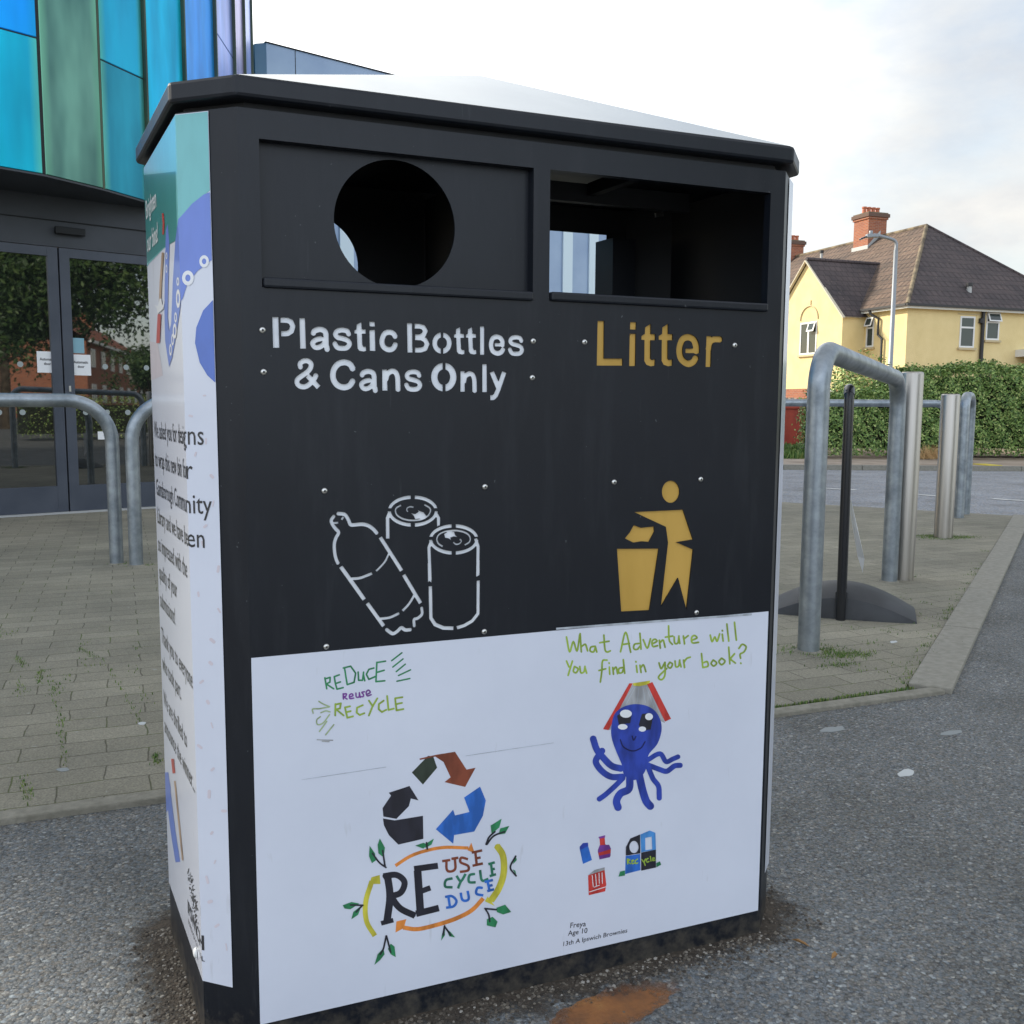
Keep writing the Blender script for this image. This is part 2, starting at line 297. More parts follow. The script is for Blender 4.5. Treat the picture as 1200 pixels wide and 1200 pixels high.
M_tile = mat('brown_roof_tile', rough=.85, build=tile_build((.098, .072, .058), (.115, .084, .068), (.24, .19, .12), 1))
M_tile_shaded = mat('shaded_roof_tile', rough=.85, build=tile_build((.060, .051, .058), (.070, .058, .064), (.15, .12, .10), 0))  # shade of the end and gable slopes put into a darker tile colour
M_upvc = mat('white_upvc', (.72, .73, .72), .4)
M_winglass = mat('window_glass', (.035, .05, .05), .08, ior=1.45)
M_pipe = mat('black_downpipe', (.02, .02, .022), .5)
M_lead = mat('lead_flashing', (.42, .43, .42), .6)
M_clay = mat('clay_pot', (.45, .15, .08), .8)
M_mortar = mat('ridge_mortar', rough=.9, build=var((.09, .07, .05), (.24, .19, .12), 3, 6))
M_lamp = mat('lamp_column_grey', (.28, .30, .32), .5, .4)
M_skip = mat('skip_red', rough=.6, build=var((.28, .035, .02), (.40, .06, .03), 4, 5))
M_rubble = mat('rubble', rough=.9, build=var((.2, .13, .09), (.5, .46, .40), 6, 4))
M_sign_white = mat('notice_paper', (.75, .76, .78), .5)
M_dot = mat('manifestation_dot', (.30, .34, .34), .4)
M_dirt = mat('grit', rough=.95, build=lambda n, b: leafcol(n, b, [(0, (.03, .025, .02)), (.5, (.09, .075, .06)), (.9, (.18, .16, .13)), (1, (.36, .34, .31))]))
M_leaf_dry = mat('dry_leaf', rough=.8, build=lambda n, b: leafcol(n, b, [(0, (.20, .09, .03)), (1, (.38, .22, .08))]))
def rust_build(n, b):
    z = noise(n, 9, 8, .65); r = ramp(n, z.outputs[0], [(.3, (.13, .06, .03)), (.55, (.32, .13, .04)), (.75, (.48, .25, .08))]); n.links.new(r.outputs[0], b.inputs['Base Color'])
    v = noise(n, 150, 3); bump(n, b, v.outputs[0], .6, .004)
    t = n.nodes.new('ShaderNodeTexCoord'); sb_ = node(n, 'ShaderNodeVectorMath', operation='SUBTRACT'); sb_.inputs[1].default_value = (.5, .5, 0); n.links.new(t.outputs['Generated'], sb_.inputs[0])
    fl_ = node(n, 'ShaderNodeVectorMath', operation='MULTIPLY'); fl_.inputs[1].default_value = (1, 1, 0); n.links.new(sb_.outputs[0], fl_.inputs[0]); ln = node(n, 'ShaderNodeVectorMath', operation='LENGTH'); n.links.new(fl_.outputs[0], ln.inputs[0])
    z9 = noise(n, 60, 6, .7); ad_ = node(n, 'ShaderNodeMath', operation='MULTIPLY_ADD'); ad_.inputs[1].default_value = .45; n.links.new(z9.outputs[0], ad_.inputs[0]); n.links.new(ln.outputs['Value'], ad_.inputs[2])
    al = ramp(n, ad_.outputs[0], [(.44, (.88, .88, .88)), (.72, (0, 0, 0))]); n.links.new(al.outputs[0], b.inputs['Alpha'])
M_rust = mat('rust_stain', rough=.9, build=rust_build)
M_gum = mat('old_gum', (.25, .27, .27), .8)
M_litterbit = mat('white_scrap', (.5, .52, .52), .7)

# ------------------------------------------------------------------ mesh helpers
def tagp(o, label=None, cat=None, group=None, kind=None):
    if label: o['label'] = label
    if cat: o['category'] = cat
    if group: o['group'] = group
    if kind: o['kind'] = kind
    return o
def empty(name, loc=(0, 0, 0), rz=0.0):
    o = bpy.data.objects.new(name, None); COL.objects.link(o); o.location = loc; o.rotation_euler = (0, 0, rz); o.empty_display_size = .1
    return o
class MB:
    def __init__(s): s.v = []; s.f = []; s.m = []; s.mats = []; s.sm = []
    def mi(s, m):
        if m not in s.mats: s.mats.append(m)
        return s.mats.index(m)
    def add(s, vs, fs, m, smooth=False):
        k = len(s.v); s.v += [tuple(float(c) for c in p) for p in vs]; i = s.mi(m)
        for f in fs: s.f.append([k+a for a in f]); s.m.append(i); s.sm.append(smooth)
        return s
    def box(s, a, b, m):
        x0, y0, z0 = a; x1, y1, z1 = b
        return s.add([(x0, y0, z0), (x1, y0, z0), (x1, y1, z0), (x0, y1, z0), (x0, y0, z1), (x1, y0, z1), (x1, y1, z1), (x0, y1, z1)],
                     [(0, 3, 2, 1), (4, 5, 6, 7), (0, 1, 5, 4), (1, 2, 6, 5), (2, 3, 7, 6), (3, 0, 4, 7)], m)
    def prism(s, pts, z0, z1, m, top=True, bot=True):
        n = len(pts)
        a = sum(pts[i][0]*pts[(i+1) % n][1]-pts[(i+1) % n][0]*pts[i][1] for i in range(n))
        if a < 0: pts = pts[::-1]
        vs = [(p[0], p[1], z0) for p in pts]+[(p[0], p[1], z1) for p in pts]
        fs = [(i, (i+1) % n, n+(i+1) % n, n+i) for i in range(n)]
        if top: fs.append(tuple(range(n, 2*n)))
        if bot: fs.append(tuple(range(n-1, -1, -1)))
        return s.add(vs, fs, m)
    def beam(s, p, q, w, h, m, up=(0, 0, 1)):
        p = Vector(p); q = Vector(q); d = (q-p).normalized(); up = Vector(up); sd = d.cross(up)
        if sd.length < 1e-4: sd = d.cross(Vector((1, 0, 0)))
        sd.normalize(); u2 = sd.cross(d); vs = []
        for c in (p, q):
            for a, b_ in ((-1, -1), (1, -1), (1, 1), (-1, 1)): vs.append(c+sd*a*w/2+u2*b_*h/2)
        return s.add(vs, [(0, 1, 2, 3), (7, 6, 5, 4), (0, 4, 5, 1), (1, 5, 6, 2), (2, 6, 7, 3), (3, 7, 4, 0)], m)
    def tube(s, path, r, m, n=20, cap=True, smooth=True):
        P = [Vector(p) for p in path]; k = len(P); rs = r if hasattr(r, '__len__') else [r]*k
        t0 = (P[1]-P[0]).normalized(); a = Vector((0, 0, 1)) if abs(t0.z) < .9 else Vector((1, 0, 0))
        nr = t0.cross(a).normalized(); vs = []
        for i in range(k):
            t = ((P[min(i+1, k-1)]-P[i]).normalized()+(P[i]-P[max(i-1, 0)]).normalized()).normalized() if 0 < i < k-1 else (P[min(i+1, k-1)]-P[max(i-1, 0)]).normalized()
            nr = (nr-t*nr.dot(t)).normalized(); bn = t.cross(nr)
            for j in range(n):
                an = 2*pi*j/n; vs.append(P[i]+(nr*cos(an)+bn*sin(an))*rs[i])
        fs = [(i*n+j, i*n+(j+1) % n, (i+1)*n+(j+1) % n, (i+1)*n+j) for i in range(k-1) for j in range(n)]
        s.add(vs, fs, m, smooth)
        if cap:
            s.add(vs[:n], [tuple(range(n-1, -1, -1))], m); s.add(vs[-n:], [tuple(range(n))], m)
        return s
    def quad(s, a, b, c, d, m): return s.add([a, b, c, d], [(0, 1, 2, 3)], m)
    def build(s, name, parent=None, bevel=0, **k):
        me = bpy.data.meshes.new(name); me.from_pydata(s.v, [], s.f); me.validate()
        for m in s.mats: me.materials.append(m)
        if len(me.polygons) == len(s.m):
            me.polygons.foreach_set('material_index', s.m); me.polygons.foreach_set('use_smooth', s.sm)
        me.update()
        o = bpy.data.objects.new(name, me); COL.objects.link(o)
        if parent: o.parent = parent
        if bevel:
            bm = bmesh.new(); bm.from_mesh(me); bmesh.ops.remove_doubles(bm, verts=bm.verts, dist=1e-5)
            ed = [e_ for e_ in bm.edges if len(e_.link_faces) == 2 and e_.calc_face_angle(0) > .5]
            bmesh.ops.bevel(bm, geom=ed, offset=bevel, segments=2, affect='EDGES', profile=.5, clamp_overlap=True)
            bm.to_mesh(me); bm.free()
        tagp(o, **k); return o
def arc_path(pts, r, seg=10):
    """polyline with its inner corners rounded to radius r"""
    P = [Vector(p) for p in pts]; out_ = [P[0]]
    for i in range(1, len(P)-1):
        a = (P[i-1]-P[i]).normalized(); b = (P[i+1]-P[i]).normalized(); th = a.angle(b); d = r/math.tan(th/2)
        p0 = P[i]+a*d; p1 = P[i]+b*d; c = P[i]+(a+b).normalized()*(r/sin(th/2))
        v0 = p0-c; v1 = p1-c; ang = v0.angle(v1)
        for k in range(seg+1):
            t = k/seg; out_.append(c+(v0*sin((1-t)*ang)+v1*sin(t*ang))/sin(ang))
    return out_+[P[-1]]
def copy_tree(o, parent=None):
    c = o.copy(); COL.objects.link(c); c.parent = parent
    for ch in [x for x in bpy.data.objects if x.parent == o]: copy_tree(ch, c)
    return c

# ------------------------------------------------------------------ outline tracer (union of strokes and shapes -> clean loops)
def smooth_pts(P, closed=False, k=6):
    P = [np.array(p, float) for p in P]; n = len(P); out_ = []
    rngi = range(n) if closed else range(n-1)
    for i in rngi:
        p1, p2 = P[i], P[(i+1) % n]; p0 = P[i-1] if (closed or i > 0) else 2*p1-p2; p3 = P[(i+2) % n] if (closed or i+2 < n) else 2*p2-p1
        for j in range(k):
            t = j/k; out_.append(.5*((2*p1)+(-p0+p2)*t+(2*p0-5*p1+4*p2-p3)*t*t+(-p0+3*p1-3*p2+p3)*t**3))
    if not closed: out_.append(P[-1])
    return out_
class Art:
    """shapes in crop coordinates: origin (ox, oy), scale s -> photo pixels"""
    def __init__(s, res=.25): s.items = []; s.res = res
    def fr(s, ox, oy, sc): s.o = np.array([ox, oy], float); s.s = sc; return s
    def T(s, P): return [s.o+np.array(p, float)*s.s for p in P]
    def st(s, w, P, sm=False, rnd=False, neg=False):
        if sm and len(P) > 2: P = smooth_pts(P)
        s.items.append(('s', s.T(P), w*s.s/2, rnd, neg)); return s
    def rd(s, w, P, sm=True): return s.st(w, P, sm and len(P) > 2, True)
    def po(s, P, sm=False, neg=False):
        if sm: P = smooth_pts(P, True)
        s.items.append(('p', s.T(P), 0, 0, neg)); return s
    def el(s, cx, cy, rx, ry, neg=False): return s.po([(cx+rx*cos(a), cy+ry*sin(a)) for a in np.linspace(0, 2*pi, 49)[:-1]], neg=neg)
    def loops(s):
        A = np.concatenate([np.array(i[1]) for i in s.items]); W_ = max([i[2] for i in s.items])+2
        x0, y0 = A.min(0)-W_; x1, y1 = A.max(0)+W_; h = s.res
        nx, ny = int((x1-x0)/h)+2, int((y1-y0)/h)+2; D = np.full((ny, nx), 3.0)
        for kind, P, w, rnd, neg in s.items:
            P = np.array(P); b0 = P.min(0)-w-1.5; b1 = P.max(0)+w+1.5
            i0, j0 = max(0, int((b0[0]-x0)/h)), max(0, int((b0[1]-y0)/h)); i1, j1 = min(nx, int((b1[0]-x0)/h)+2), min(ny, int((b1[1]-y0)/h)+2)
            X, Y = np.meshgrid(x0+h*np.arange(i0, i1), y0+h*np.arange(j0, j1)); d = np.full(X.shape, 9.0)
            if kind == 's':
                n = len(P)
                for k in range(n-1):
                    a, b = P[k], P[k+1]; L = np.linalg.norm(b-a)
                    if L < 1e-6: continue
                    t = (b-a)/L; u = (X-a[0])*t[0]+(Y-a[1])*t[1]; v = np.abs(-(X-a[0])*t[1]+(Y-a[1])*t[0])
                    if rnd or (0 < k < n-2): uc = u-np.clip(u, 0, L); dd = np.hypot(uc, v)-w
                    else:
                        lo = 0 if (k == 0) else -1e3; hi = L if (k == n-2) else 1e3
                        du = np.maximum(lo-u, u-hi); core = np.hypot(u-np.clip(u, 0, L), v)-w; dd = np.maximum(core, du)
                    d = np.minimum(d, dd)
            else:
                ins = np.zeros(X.shape, bool); n = len(P)
                for k in range(n):
                    a, b = P[k], P[(k+1) % n]; e_ = b-a; L2 = e_@e_
                    if L2 < 1e-12: continue
                    t = np.clip(((X-a[0])*e_[0]+(Y-a[1])*e_[1])/L2, 0, 1); d = np.minimum(d, np.hypot(X-a[0]-t*e_[0], Y-a[1]-t*e_[1]))
                    if a[1] != b[1]: ins ^= ((a[1] > Y) != (b[1] > Y)) & (X < (b[0]-a[0])*(Y-a[1])/(b[1]-a[1])+a[0])
                d = np.where(ins, -d, d)
            S = D[j0:j1, i0:i1]; D[j0:j1, i0:i1] = np.maximum(S, -d) if neg else np.minimum(S, d)
        D = D+1e-5; I = D < 0; cell = I[:-1, :-1].astype(int)+2*I[:-1, 1:]+4*I[1:, 1:]+8*I[1:, :-1]
        js, is_ = np.where((cell > 0) & (cell < 15)); seg = {}
        tab = {1: [(3, 0)], 2: [(0, 1)], 3: [(3, 1)], 4: [(1, 2)], 5: [(3, 0), (1, 2)], 6: [(0, 2)], 7: [(3, 2)], 8: [(2, 3)], 9: [(2, 0)], 10: [(0, 1), (2, 3)], 11: [(2, 1)], 12: [(1, 3)], 13: [(1, 0)], 14: [(0, 3)]}
        pt = {}
        def ek(j, i, e_):
            k = [(0, j, i), (1, j, i+1), (0, j+1, i), (1, j, i)][e_]
            if k not in pt:
                o_, a, b = k
                if o_ == 0: v0, v1 = D[a, b], D[a, b+1]; t = v0/(v0-v1); pt[k] = (x0+h*(b+t), y0+h*a)
                else: v0, v1 = D[a, b], D[a+1, b]; t = v0/(v0-v1); pt[k] = (x0+h*b, y0+h*(a+t))
            return k
        for j, i in zip(js.tolist(), is_.tolist()):
            for e0, e1 in tab[cell[j, i]]: seg[ek(j, i, e0)] = ek(j, i, e1)
        L = []; used = set()
        for k in list(seg):
            if k in used: continue
            c = []; q = k
            while q in seg and q not in used: used.add(q); c.append(pt[q]); q = seg[q]
            if len(c) > 6: L.append(rdp_closed(np.array(c), .05))
        return [l for l in L if len(l) > 2]
def rdp_closed(P, eps):
    k = int(np.argmax(np.hypot(*(P-P[0]).T))); return np.concatenate([rdp(P[:k+1], eps)[:-1], rdp(np.concatenate([P[k:], P[:1]]), eps)[:-1]])
def rdp(P, eps):
    keep = np.zeros(len(P), bool); keep[0] = keep[-1] = True; st_ = [(0, len(P)-1)]
    while st_:
        a, b = st_.pop()
        if b-a < 2: continue
        d = P[b]-P[a]; L = np.hypot(*d)
        q = P[a+1:b]-P[a]; dist = np.abs(d[0]*q[:, 1]-d[1]*q[:, 0])/L if L > 1e-9 else np.hypot(*q.T)
        m = int(np.argmax(dist))
        if dist[m] > eps: m += a+1; keep[m] = True; st_ += [(a, m), (m, b)]
    return P[keep]
def inside(p, l):
    x, y = l[:, 0], l[:, 1]; x2, y2 = np.roll(x, -1), np.roll(y, -1); c = ((y > p[1]) != (y2 > p[1]))
    with np.errstate(divide='ignore', invalid='ignore'): xi = (x2-x)*(p[1]-y)/(y2-y)+x
    return bool(np.count_nonzero(c & (p[0] < xi)) & 1)
def tess(loops):
    """triangles over the concatenated loops; loops nest by the even-odd rule"""
    Ls = [np.array(l)[:, :2].astype(float) for l in loops]; st_ = np.cumsum([0]+[len(l) for l in Ls]); n = len(Ls)
    par = [[j for j in range(n) if j != i and inside(Ls[i][0], Ls[j])] for i in range(n)]; T = []
    for i in range(n):
        if len(par[i]) % 2: continue
        grp = [i]+[j for j in range(n) if len(par[j]) == len(par[i])+1 and i in par[j]]
        idx = [k for j in grp for k in range(st_[j], st_[j+1])]
        for t in tessellate_polygon([[Vector((p[0], p[1], 0)) for p in Ls[j]] for j in grp]): T.append([idx[k] for k in t])
    return T
def fill(mb, loops2, fmap, m, back=None):
    """loops2: list of (n,2) loops in a flat space; fmap: (a,b)->3D"""
    A = np.concatenate(loops2); tri = tess(loops2)
    vs = [fmap(*p) for p in A]; fs = []
    for t in tri:
        a, b, c = (Vector(vs[k]) for k in t); nrm = (b-a).cross(c-a)
        fs.append(tuple(t) if (back is None or nrm.dot(Vector(back)) > 0) else (t[0], t[2], t[1]))
    mb.add(vs, fs, m)
def text_loops(body, offset=0.0, res=3):
    """outline loops of the built-in font, size 1"""
    c = bpy.data.curves.new('tmp', 'FONT'); c.body = body; c.offset = offset; c.resolution_u = res
    o = bpy.data.objects.new('tmp', c); COL.objects.link(o); bpy.context.view_layer.update()
    me = o.evaluated_get(bpy.context.evaluated_depsgraph_get()).to_mesh(); bm = bmesh.new(); bm.from_mesh(me)
    bmesh.ops.remove_doubles(bm, verts=bm.verts, dist=1e-5)
    vs = [tuple(v.co[:2]) for v in bm.verts]; fs = [[v.index for v in f.verts] for f in bm.faces]
    bm.free(); o.to_mesh_clear(); bpy.data.objects.remove(o); bpy.data.curves.remove(c)
    return vs, fs
def text_mesh(mb, body, fmap, m, offset=0.0, face=(0, -1, 0)):
    vs, fs = text_loops(body, offset); V = [fmap(*p) for p in vs]; fo = Vector(face); out_ = []
    for f in fs:
        a, b, c = (Vector(V[k]) for k in f[:3]); out_.append(f if (b-a).cross(c-a).dot(fo) > 0 else f[::-1])
    mb.add(V, out_, m)

# ================================================================== ground, paving, road
def sheet(name, pts, z, m, th=None, **k):
    mb = MB()
    if th: mb.prism(pts, z-th, z, m)
    else:
        a = sum(pts[i][0]*pts[(i+1) % len(pts)][1]-pts[(i+1) % len(pts)][0]*pts[i][1] for i in range(len(pts)))
        if a < 0: pts = pts[::-1]
        mb.add([(p[0], p[1], z) for p in pts], [tuple(range(len(pts)))], m)
    return mb.build(name, **k)
sheet('ground', [(-400, -400), (400, -400), (400, 400), (-400, 400)], -.03, mat('far_ground', (.10, .11, .07), .95), kind='structure')
sheet('asphalt_forecourt', [(-60, -70), (60, -70), (60, 3), (12, 8), (-3, 3), (-60, 3)], 0.0, M_asphalt, kind='structure')
KD = np.array([.793, .609]); KN = np.array([-.609, .793]); K0 = np.array([2.225, .915])
kend = K0+KD*5.75; kin = K0+KN*.13
near_edge = [(kend[0]-.1, kend[1]+.08), (5.60, 6.02), (4.6, 7.3), (3.2, 9.2), (1, 12.6)]
sheet('pavement', [(-30, .985), (2.10, .985)] + [tuple(kin+KD*.02), tuple(kin+KD*5.7)] + near_edge[1:] + [(-30, 12.6)], .012, M_paver, th=.04, kind='structure')
# road beyond the pavement, with its far kerb
far_edge = [(-25, 24.5), (8.66, 10.05), (11.75, 8.70), (26, 2.5), (60, -12.3)]
sheet('road', [(60, -30), (20, -14), (8.5, 2.6), (kend[0]+.25, kend[1]+.1)] + near_edge + [(-25, 13)] + far_edge, .004, M_road, kind='structure')
def strip_kerb(name, p, q, w, h, m, seg, inward, gap=.004, z0=-.03):
    p = np.array(p, float); q = np.array(q, float); L = np.linalg.norm(q-p); d = (q-p)/L; nn = np.array(inward, float); n = max(1, round(L/seg)); mb = MB()
    for i in range(n):
        a = p+d*(L*i/n+gap); b = p+d*(L*(i+1)/n-gap); dz = rng.uniform(-.0015, .0015)
        mb.prism([tuple(a), tuple(b), tuple(b+nn*w), tuple(a+nn*w)], z0, h+dz, m)
    return mb.build(name, bevel=.004, kind='structure')
strip_kerb('kerb', K0, kend, .128, .018, M_kerb, .9, KN)
strip_kerb('edging', (2.215, .925), (-8, .965), .045, .015, M_kerb2, .915, (0, 1))
fe = [np.array(p) for p in far_edge]
nrm = lambda a, b: np.array([-(b-a)[1], (b-a)[0]])/np.linalg.norm(b-a)
mb = MB()
for a, b in zip(fe[:-1], fe[1:]):
    L = np.linalg.norm(b-a); n = max(1, int(L/.9)); d = (b-a)/n; w = nrm(b, a)*-.13
    for i in range(n): mb.prism([tuple(a+d*i+d*.004), tuple(a+d*(i+1)-d*.004), tuple(a+d*(i+1)+w), tuple(a+d*i+w)], -.02, .075, M_kerb)
mb.build('far_kerb', kind='structure')
off = [tuple(p+nrm(fe[max(i-1, 0)], fe[max(i-1, 0)+1])*.13) for i, p in enumerate(fe)]
off2 = [tuple(p+nrm(fe[max(i-1, 0)], fe[max(i-1, 0)+1])*1.75) for i, p in enumerate(fe)]
sheet('far_pavement', off+off2[::-1], .07, M_farpave, kind='structure')
sheet('front_garden', off2+[(80, 80), (-25, 80)], .06, M_earth, kind='structure')
# centre-line dashes
for a, b in (((957, 572.5), (1003, 575)), ((1076, 580.6), (1100, 582)), ((1163, 585.2), (1216, 588.8))):
    a = onZ(*a)[:2]; b = onZ(*b)[:2]; w = nrm(a, b)*.05
    sheet('road_marking', [tuple(a-w), tuple(b-w), tuple(b+w), tuple(a+w)], .0085, M_white_line, kind='structure')

# ================================================================== the recycling bin
WD = .828
S = lambda x, y, z: (x-.096*y, y, z)
FOOT = [(0, 0), (-.062, .058), (-.062, .372), (0, .43), (WD, .43), (WD+.062, .372), (WD+.062, .058), (WD, 0)]
ZT = 1.2523
BIN = empty('recycling_bin', (.4, .215, 0)); OFF = Vector((-.4, -.215, 0))
tagp(BIN, 'tall charcoal two-slot bin for bottles and litter covered in posters', 'bin')
def binpart(mb, name, parent=None, **k):
    if parent is None: mb.v = [tuple(Vector(p)+OFF) for p in mb.v]; return mb.build(name, BIN, **k)
    mb.v = [tuple(Vector(p)+OFF) for p in mb.v]; return mb.build(name, parent, **k)
# --- cut-out lettering and pictograms
A1 = Art(.22)
A1.fr(310, 365, .13333)
A1.po([(68, 48), (124, 46), (133, 318), (76, 319)]).st(48, [(141, 75), (175, 75), (205, 77), (235, 92), (250, 130), (238, 172), (207, 192), (178, 194), (146, 194)])
A1.po([(307, 57), (358, 57), (367, 326), (314, 326)])
def a_(x0, y0, kx=1, ky=1):
    q = lambda P: [(x0+x*kx, y0+y*ky) for x, y in P]
    A1.st(50*kx, q([(30, 62), (42, 40), (85, 26), (125, 38), (141, 68), (143, 160), (150, 185), (153, 204)]), True)
    A1.st(46*kx, q([(104, 107), (60, 116), (28, 138), (26, 160), (48, 184), (85, 182), (120, 158), (134, 130)]), True)
a_(400, 130)
def s_(x0, y0, kx=1, ky=1): A1.st(46*(kx+ky)/2, [(x0+x*kx, y0+y*ky) for x, y in [(143, 62), (128, 32), (85, 22), (42, 32), (25, 60), (45, 86), (90, 98), (132, 114), (149, 145), (128, 176), (85, 183), (40, 174), (17, 135)]], True)
s_(600, 140)
TP = [(810, 115), (855, 90), (858, 155), (893, 158), (893, 195), (860, 195), (863, 290), (872, 308), (897, 308), (897, 345), (870, 352), (835, 345), (818, 325), (812, 195), (790, 192), (790, 165), (808, 160)]
A1.po(TP)
A1.po([(922, 88), (972, 90), (974, 132), (924, 130)]).po([(922, 163), (974, 160), (978, 347), (926, 345)])
A1.st(48, [(1152, 222), (1132, 192), (1095, 181), (1055, 198), (1034, 258), (1050, 312), (1095, 335), (1135, 322), (1154, 285)], True)
A1.st(46, [(318, 492), (314, 460), (340, 436), (378, 433), (408, 455), (408, 490), (380, 530), (330, 565), (290, 600), (292, 638), (325, 660), (370, 656), (412, 625), (440, 590), (455, 558)], True).st(46, [(378, 562), (478, 668)])
A1.st(54, [(780, 508), (752, 462), (700, 446), (645, 465), (608, 520), (606, 590), (640, 645), (695, 666), (748, 652), (780, 605)], True)
a_(830, 500, .955, .96)
A1.po([(1034, 510), (1078, 508), (1085, 695), (1036, 695)])
A1.st(48, [(1068, 600), (1082, 550), (1120, 524), (1152, 534), (1170, 570), (1174, 620), (1176, 695)], True)
A1.fr(465, 365, .13333)
s_(68, 508, .93, .96)
A1.el(416, 576, 114, 127).el(416, 576, 53, 68, True).po([(408, 440), (428, 440), (428, 715), (408, 715)], neg=True)
A1.po([(560, 525), (600, 523), (603, 705), (560, 705)]).st(44, [(592, 620), (604, 570), (640, 546), (668, 556), (682, 590), (686, 640), (687, 705)], True)
A1.po([(752, 462), (795, 462), (797, 708), (752, 708)])
A1.st(46, [(838, 530), (895, 668)]).st(44, [(948, 530), (893, 690), (874, 735), (852, 756), (822, 758)])
A1.po([(90, 102), (138, 102), (142, 360), (95, 360)])
A1.st(44, [(157, 128), (200, 128), (235, 138), (254, 170), (238, 206), (205, 222), (161, 223)]).st(44, [(161, 229), (215, 231), (250, 248), (269, 285), (252, 325), (215, 338), (160, 338)])
A1.po([(143, 225.5), (163, 225.5), (163, 224), (143, 224)], neg=True)
A1.el(400, 277, 87, 95).el(400, 277, 41, 50, True).po([(392, 170), (408, 170), (408, 385), (392, 385)], neg=True)
for dx in (503, 608): A1.po([(dx+(x-790)*.90, 133+(y-90)*.935) for x, y in TP])
A1.po([(732, 130), (773, 130), (773, 380), (733, 380)])
def e_(P, w, bar, bw): A1.st(w, P, True).st(bw, bar)
e_([(930, 300), (930, 262), (912, 232), (880, 221), (845, 238), (831, 290), (845, 345), (885, 367), (918, 358), (938, 332)], 44, [(862, 292), (952, 292)], 30)
s_(980, 205, .83, .91)
A2 = Art(.22).fr(690, 370, .13333)
A2.po([(78, 45), (138, 45), (135, 375), (300, 376), (300, 438), (70, 438)])
A2.po([(364, 55), (420, 56), (417, 122), (362, 120)]).po([(360, 158), (416, 158), (412, 442), (355, 442)])
TL = [(495, 102), (548, 68), (548, 160), (588, 162), (588, 215), (546, 215), (545, 375), (556, 388), (586, 382), (584, 438), (545, 445), (505, 430), (488, 395), (490, 212), (463, 212), (463, 178), (493, 160)]
A2.po(TL).po([(x+152, y) for x, y in TL])
A2.st(58, [(946, 318), (944, 262), (922, 210), (875, 188), (825, 210), (799, 290), (812, 375), (868, 421), (918, 408), (944, 368)], True).st(40, [(850, 308), (975, 308)])
A2.po([(1035, 178), (1082, 178), (1075, 450), (1027, 450)]).st(54, [(1054, 300), (1066, 240), (1100, 208), (1163, 208)], True)
A2.fr(710, 555, .14167)
A2.el(538, 150, 74, 92)
A2.po([(235, 318), (640, 298), (722, 545), (585, 568), (724, 628), (668, 1130), (598, 862), (455, 1105), (515, 570), (497, 440)])
A2.po([(92, 622), (440, 620), (362, 1130), (127, 1142)])
A2.po([(232, 425), (290, 448), (400, 437), (403, 480), (358, 565), (300, 560), (230, 572), (158, 535), (195, 490)])
# bottle and cans
A1.fr(380, 570, 1/12)
A1.st(54, [(748, 665), (690, 600), (620, 552), (540, 532), (450, 538), (375, 538), (345, 478), (308, 412), (268, 388), (185, 382)], True).st(34, [(275, 425), (245, 470)])
A1.st(52, [(142, 415), (102, 475), (120, 540), (165, 600), (205, 650), (168, 725), (146, 800), (146, 900), (165, 1010), (200, 1090)], True).st(30, [(120, 518), (202, 510)])
A1.st(56, [(790, 715), (1093, 1190)]).st(32, [(915, 940), (865, 1045), (805, 1120), (733, 1192)], True)
A1.fr(400, 660, .15)
A1.st(33, [(-4, 26), (182, 286)]).st(31, [(203, 312), (334, 494)]).st(31, [(488, 90), (622, 315)])
A1.st(23, [(80, 122), (150, 115), (243, 80)], True).st(22, [(305, 435), (380, 425), (455, 391)], True).st(22, [(480, 373), (530, 320), (573, 250)], True)
A1.rd(29, [(356, 520), (402, 551), (440, 532), (470, 505), (500, 522), (540, 520)]).rd(26, [(630, 352), (632, 398), (600, 430), (570, 442), (572, 490)])
A1.fr(440, 570, .116667)
def can(cx, cy, rx, ry, w, up):
    P = [(cx+rx*cos(a), cy+ry*sin(a)) for a in np.linspace(0, 2*pi, 61)]
    A1.po([(cx+(rx+w/2)*cos(a), cy+(ry+w/2)*sin(a)) for a in np.linspace(0, 2*pi, 61)[:-1]])
    A1.po([(cx+(rx-w/2)*cos(a), cy+(ry-w/2)*sin(a)) for a in np.linspace(0, 2*pi, 61)[:-1]], neg=True)
    A1.po([(cx-18, cy-ry-40), (cx+18, cy-ry-40), (cx+18, cy+ry+40), (cx-18, cy+ry+40)], neg=True)
    yb = cy-28 if up else cy-26
    for sx in (-1, 1): A1.po([(cx+sx*(rx-70), yb), (cx+sx*(rx+40), yb), (cx+sx*(rx+40), yb+30), (cx+sx*(rx-70), yb+30)], neg=True)
can(378, 248, 236, 140, 36, True); can(789, 533, 233, 136, 36, False)
A1.st(18, [(262, 188), (215, 215), (203, 250), (225, 295), (290, 330), (380, 342), (470, 330), (530, 295), (555, 250), (545, 215), (492, 182)], True)
A1.st(16, [(387, 210), (352, 204), (322, 218), (318, 240), (328, 252)], True).po([(358, 268), (400, 278), (435, 255), (422, 235), (455, 250), (490, 262), (515, 300), (470, 322), (400, 330), (385, 295)])
A1.st(40, [(146, 262), (124, 320), (126, 525)]).po([(592, 268), (610, 240), (624, 262), (655, 315), (653, 390), (620, 405), (617, 320)])
A1.st(18, [(680, 605), (635, 575), (620, 530), (640, 485), (700, 455), (790, 443), (870, 452), (930, 480), (955, 520), (945, 560), (898, 590)], True)
A1.po([(690, 478), (735, 452), (795, 455), (805, 490), (828, 510), (790, 503), (758, 515), (765, 545), (735, 522), (700, 515)]).st(16, [(783, 560), (812, 582), (848, 574), (866, 550), (850, 530)], True)
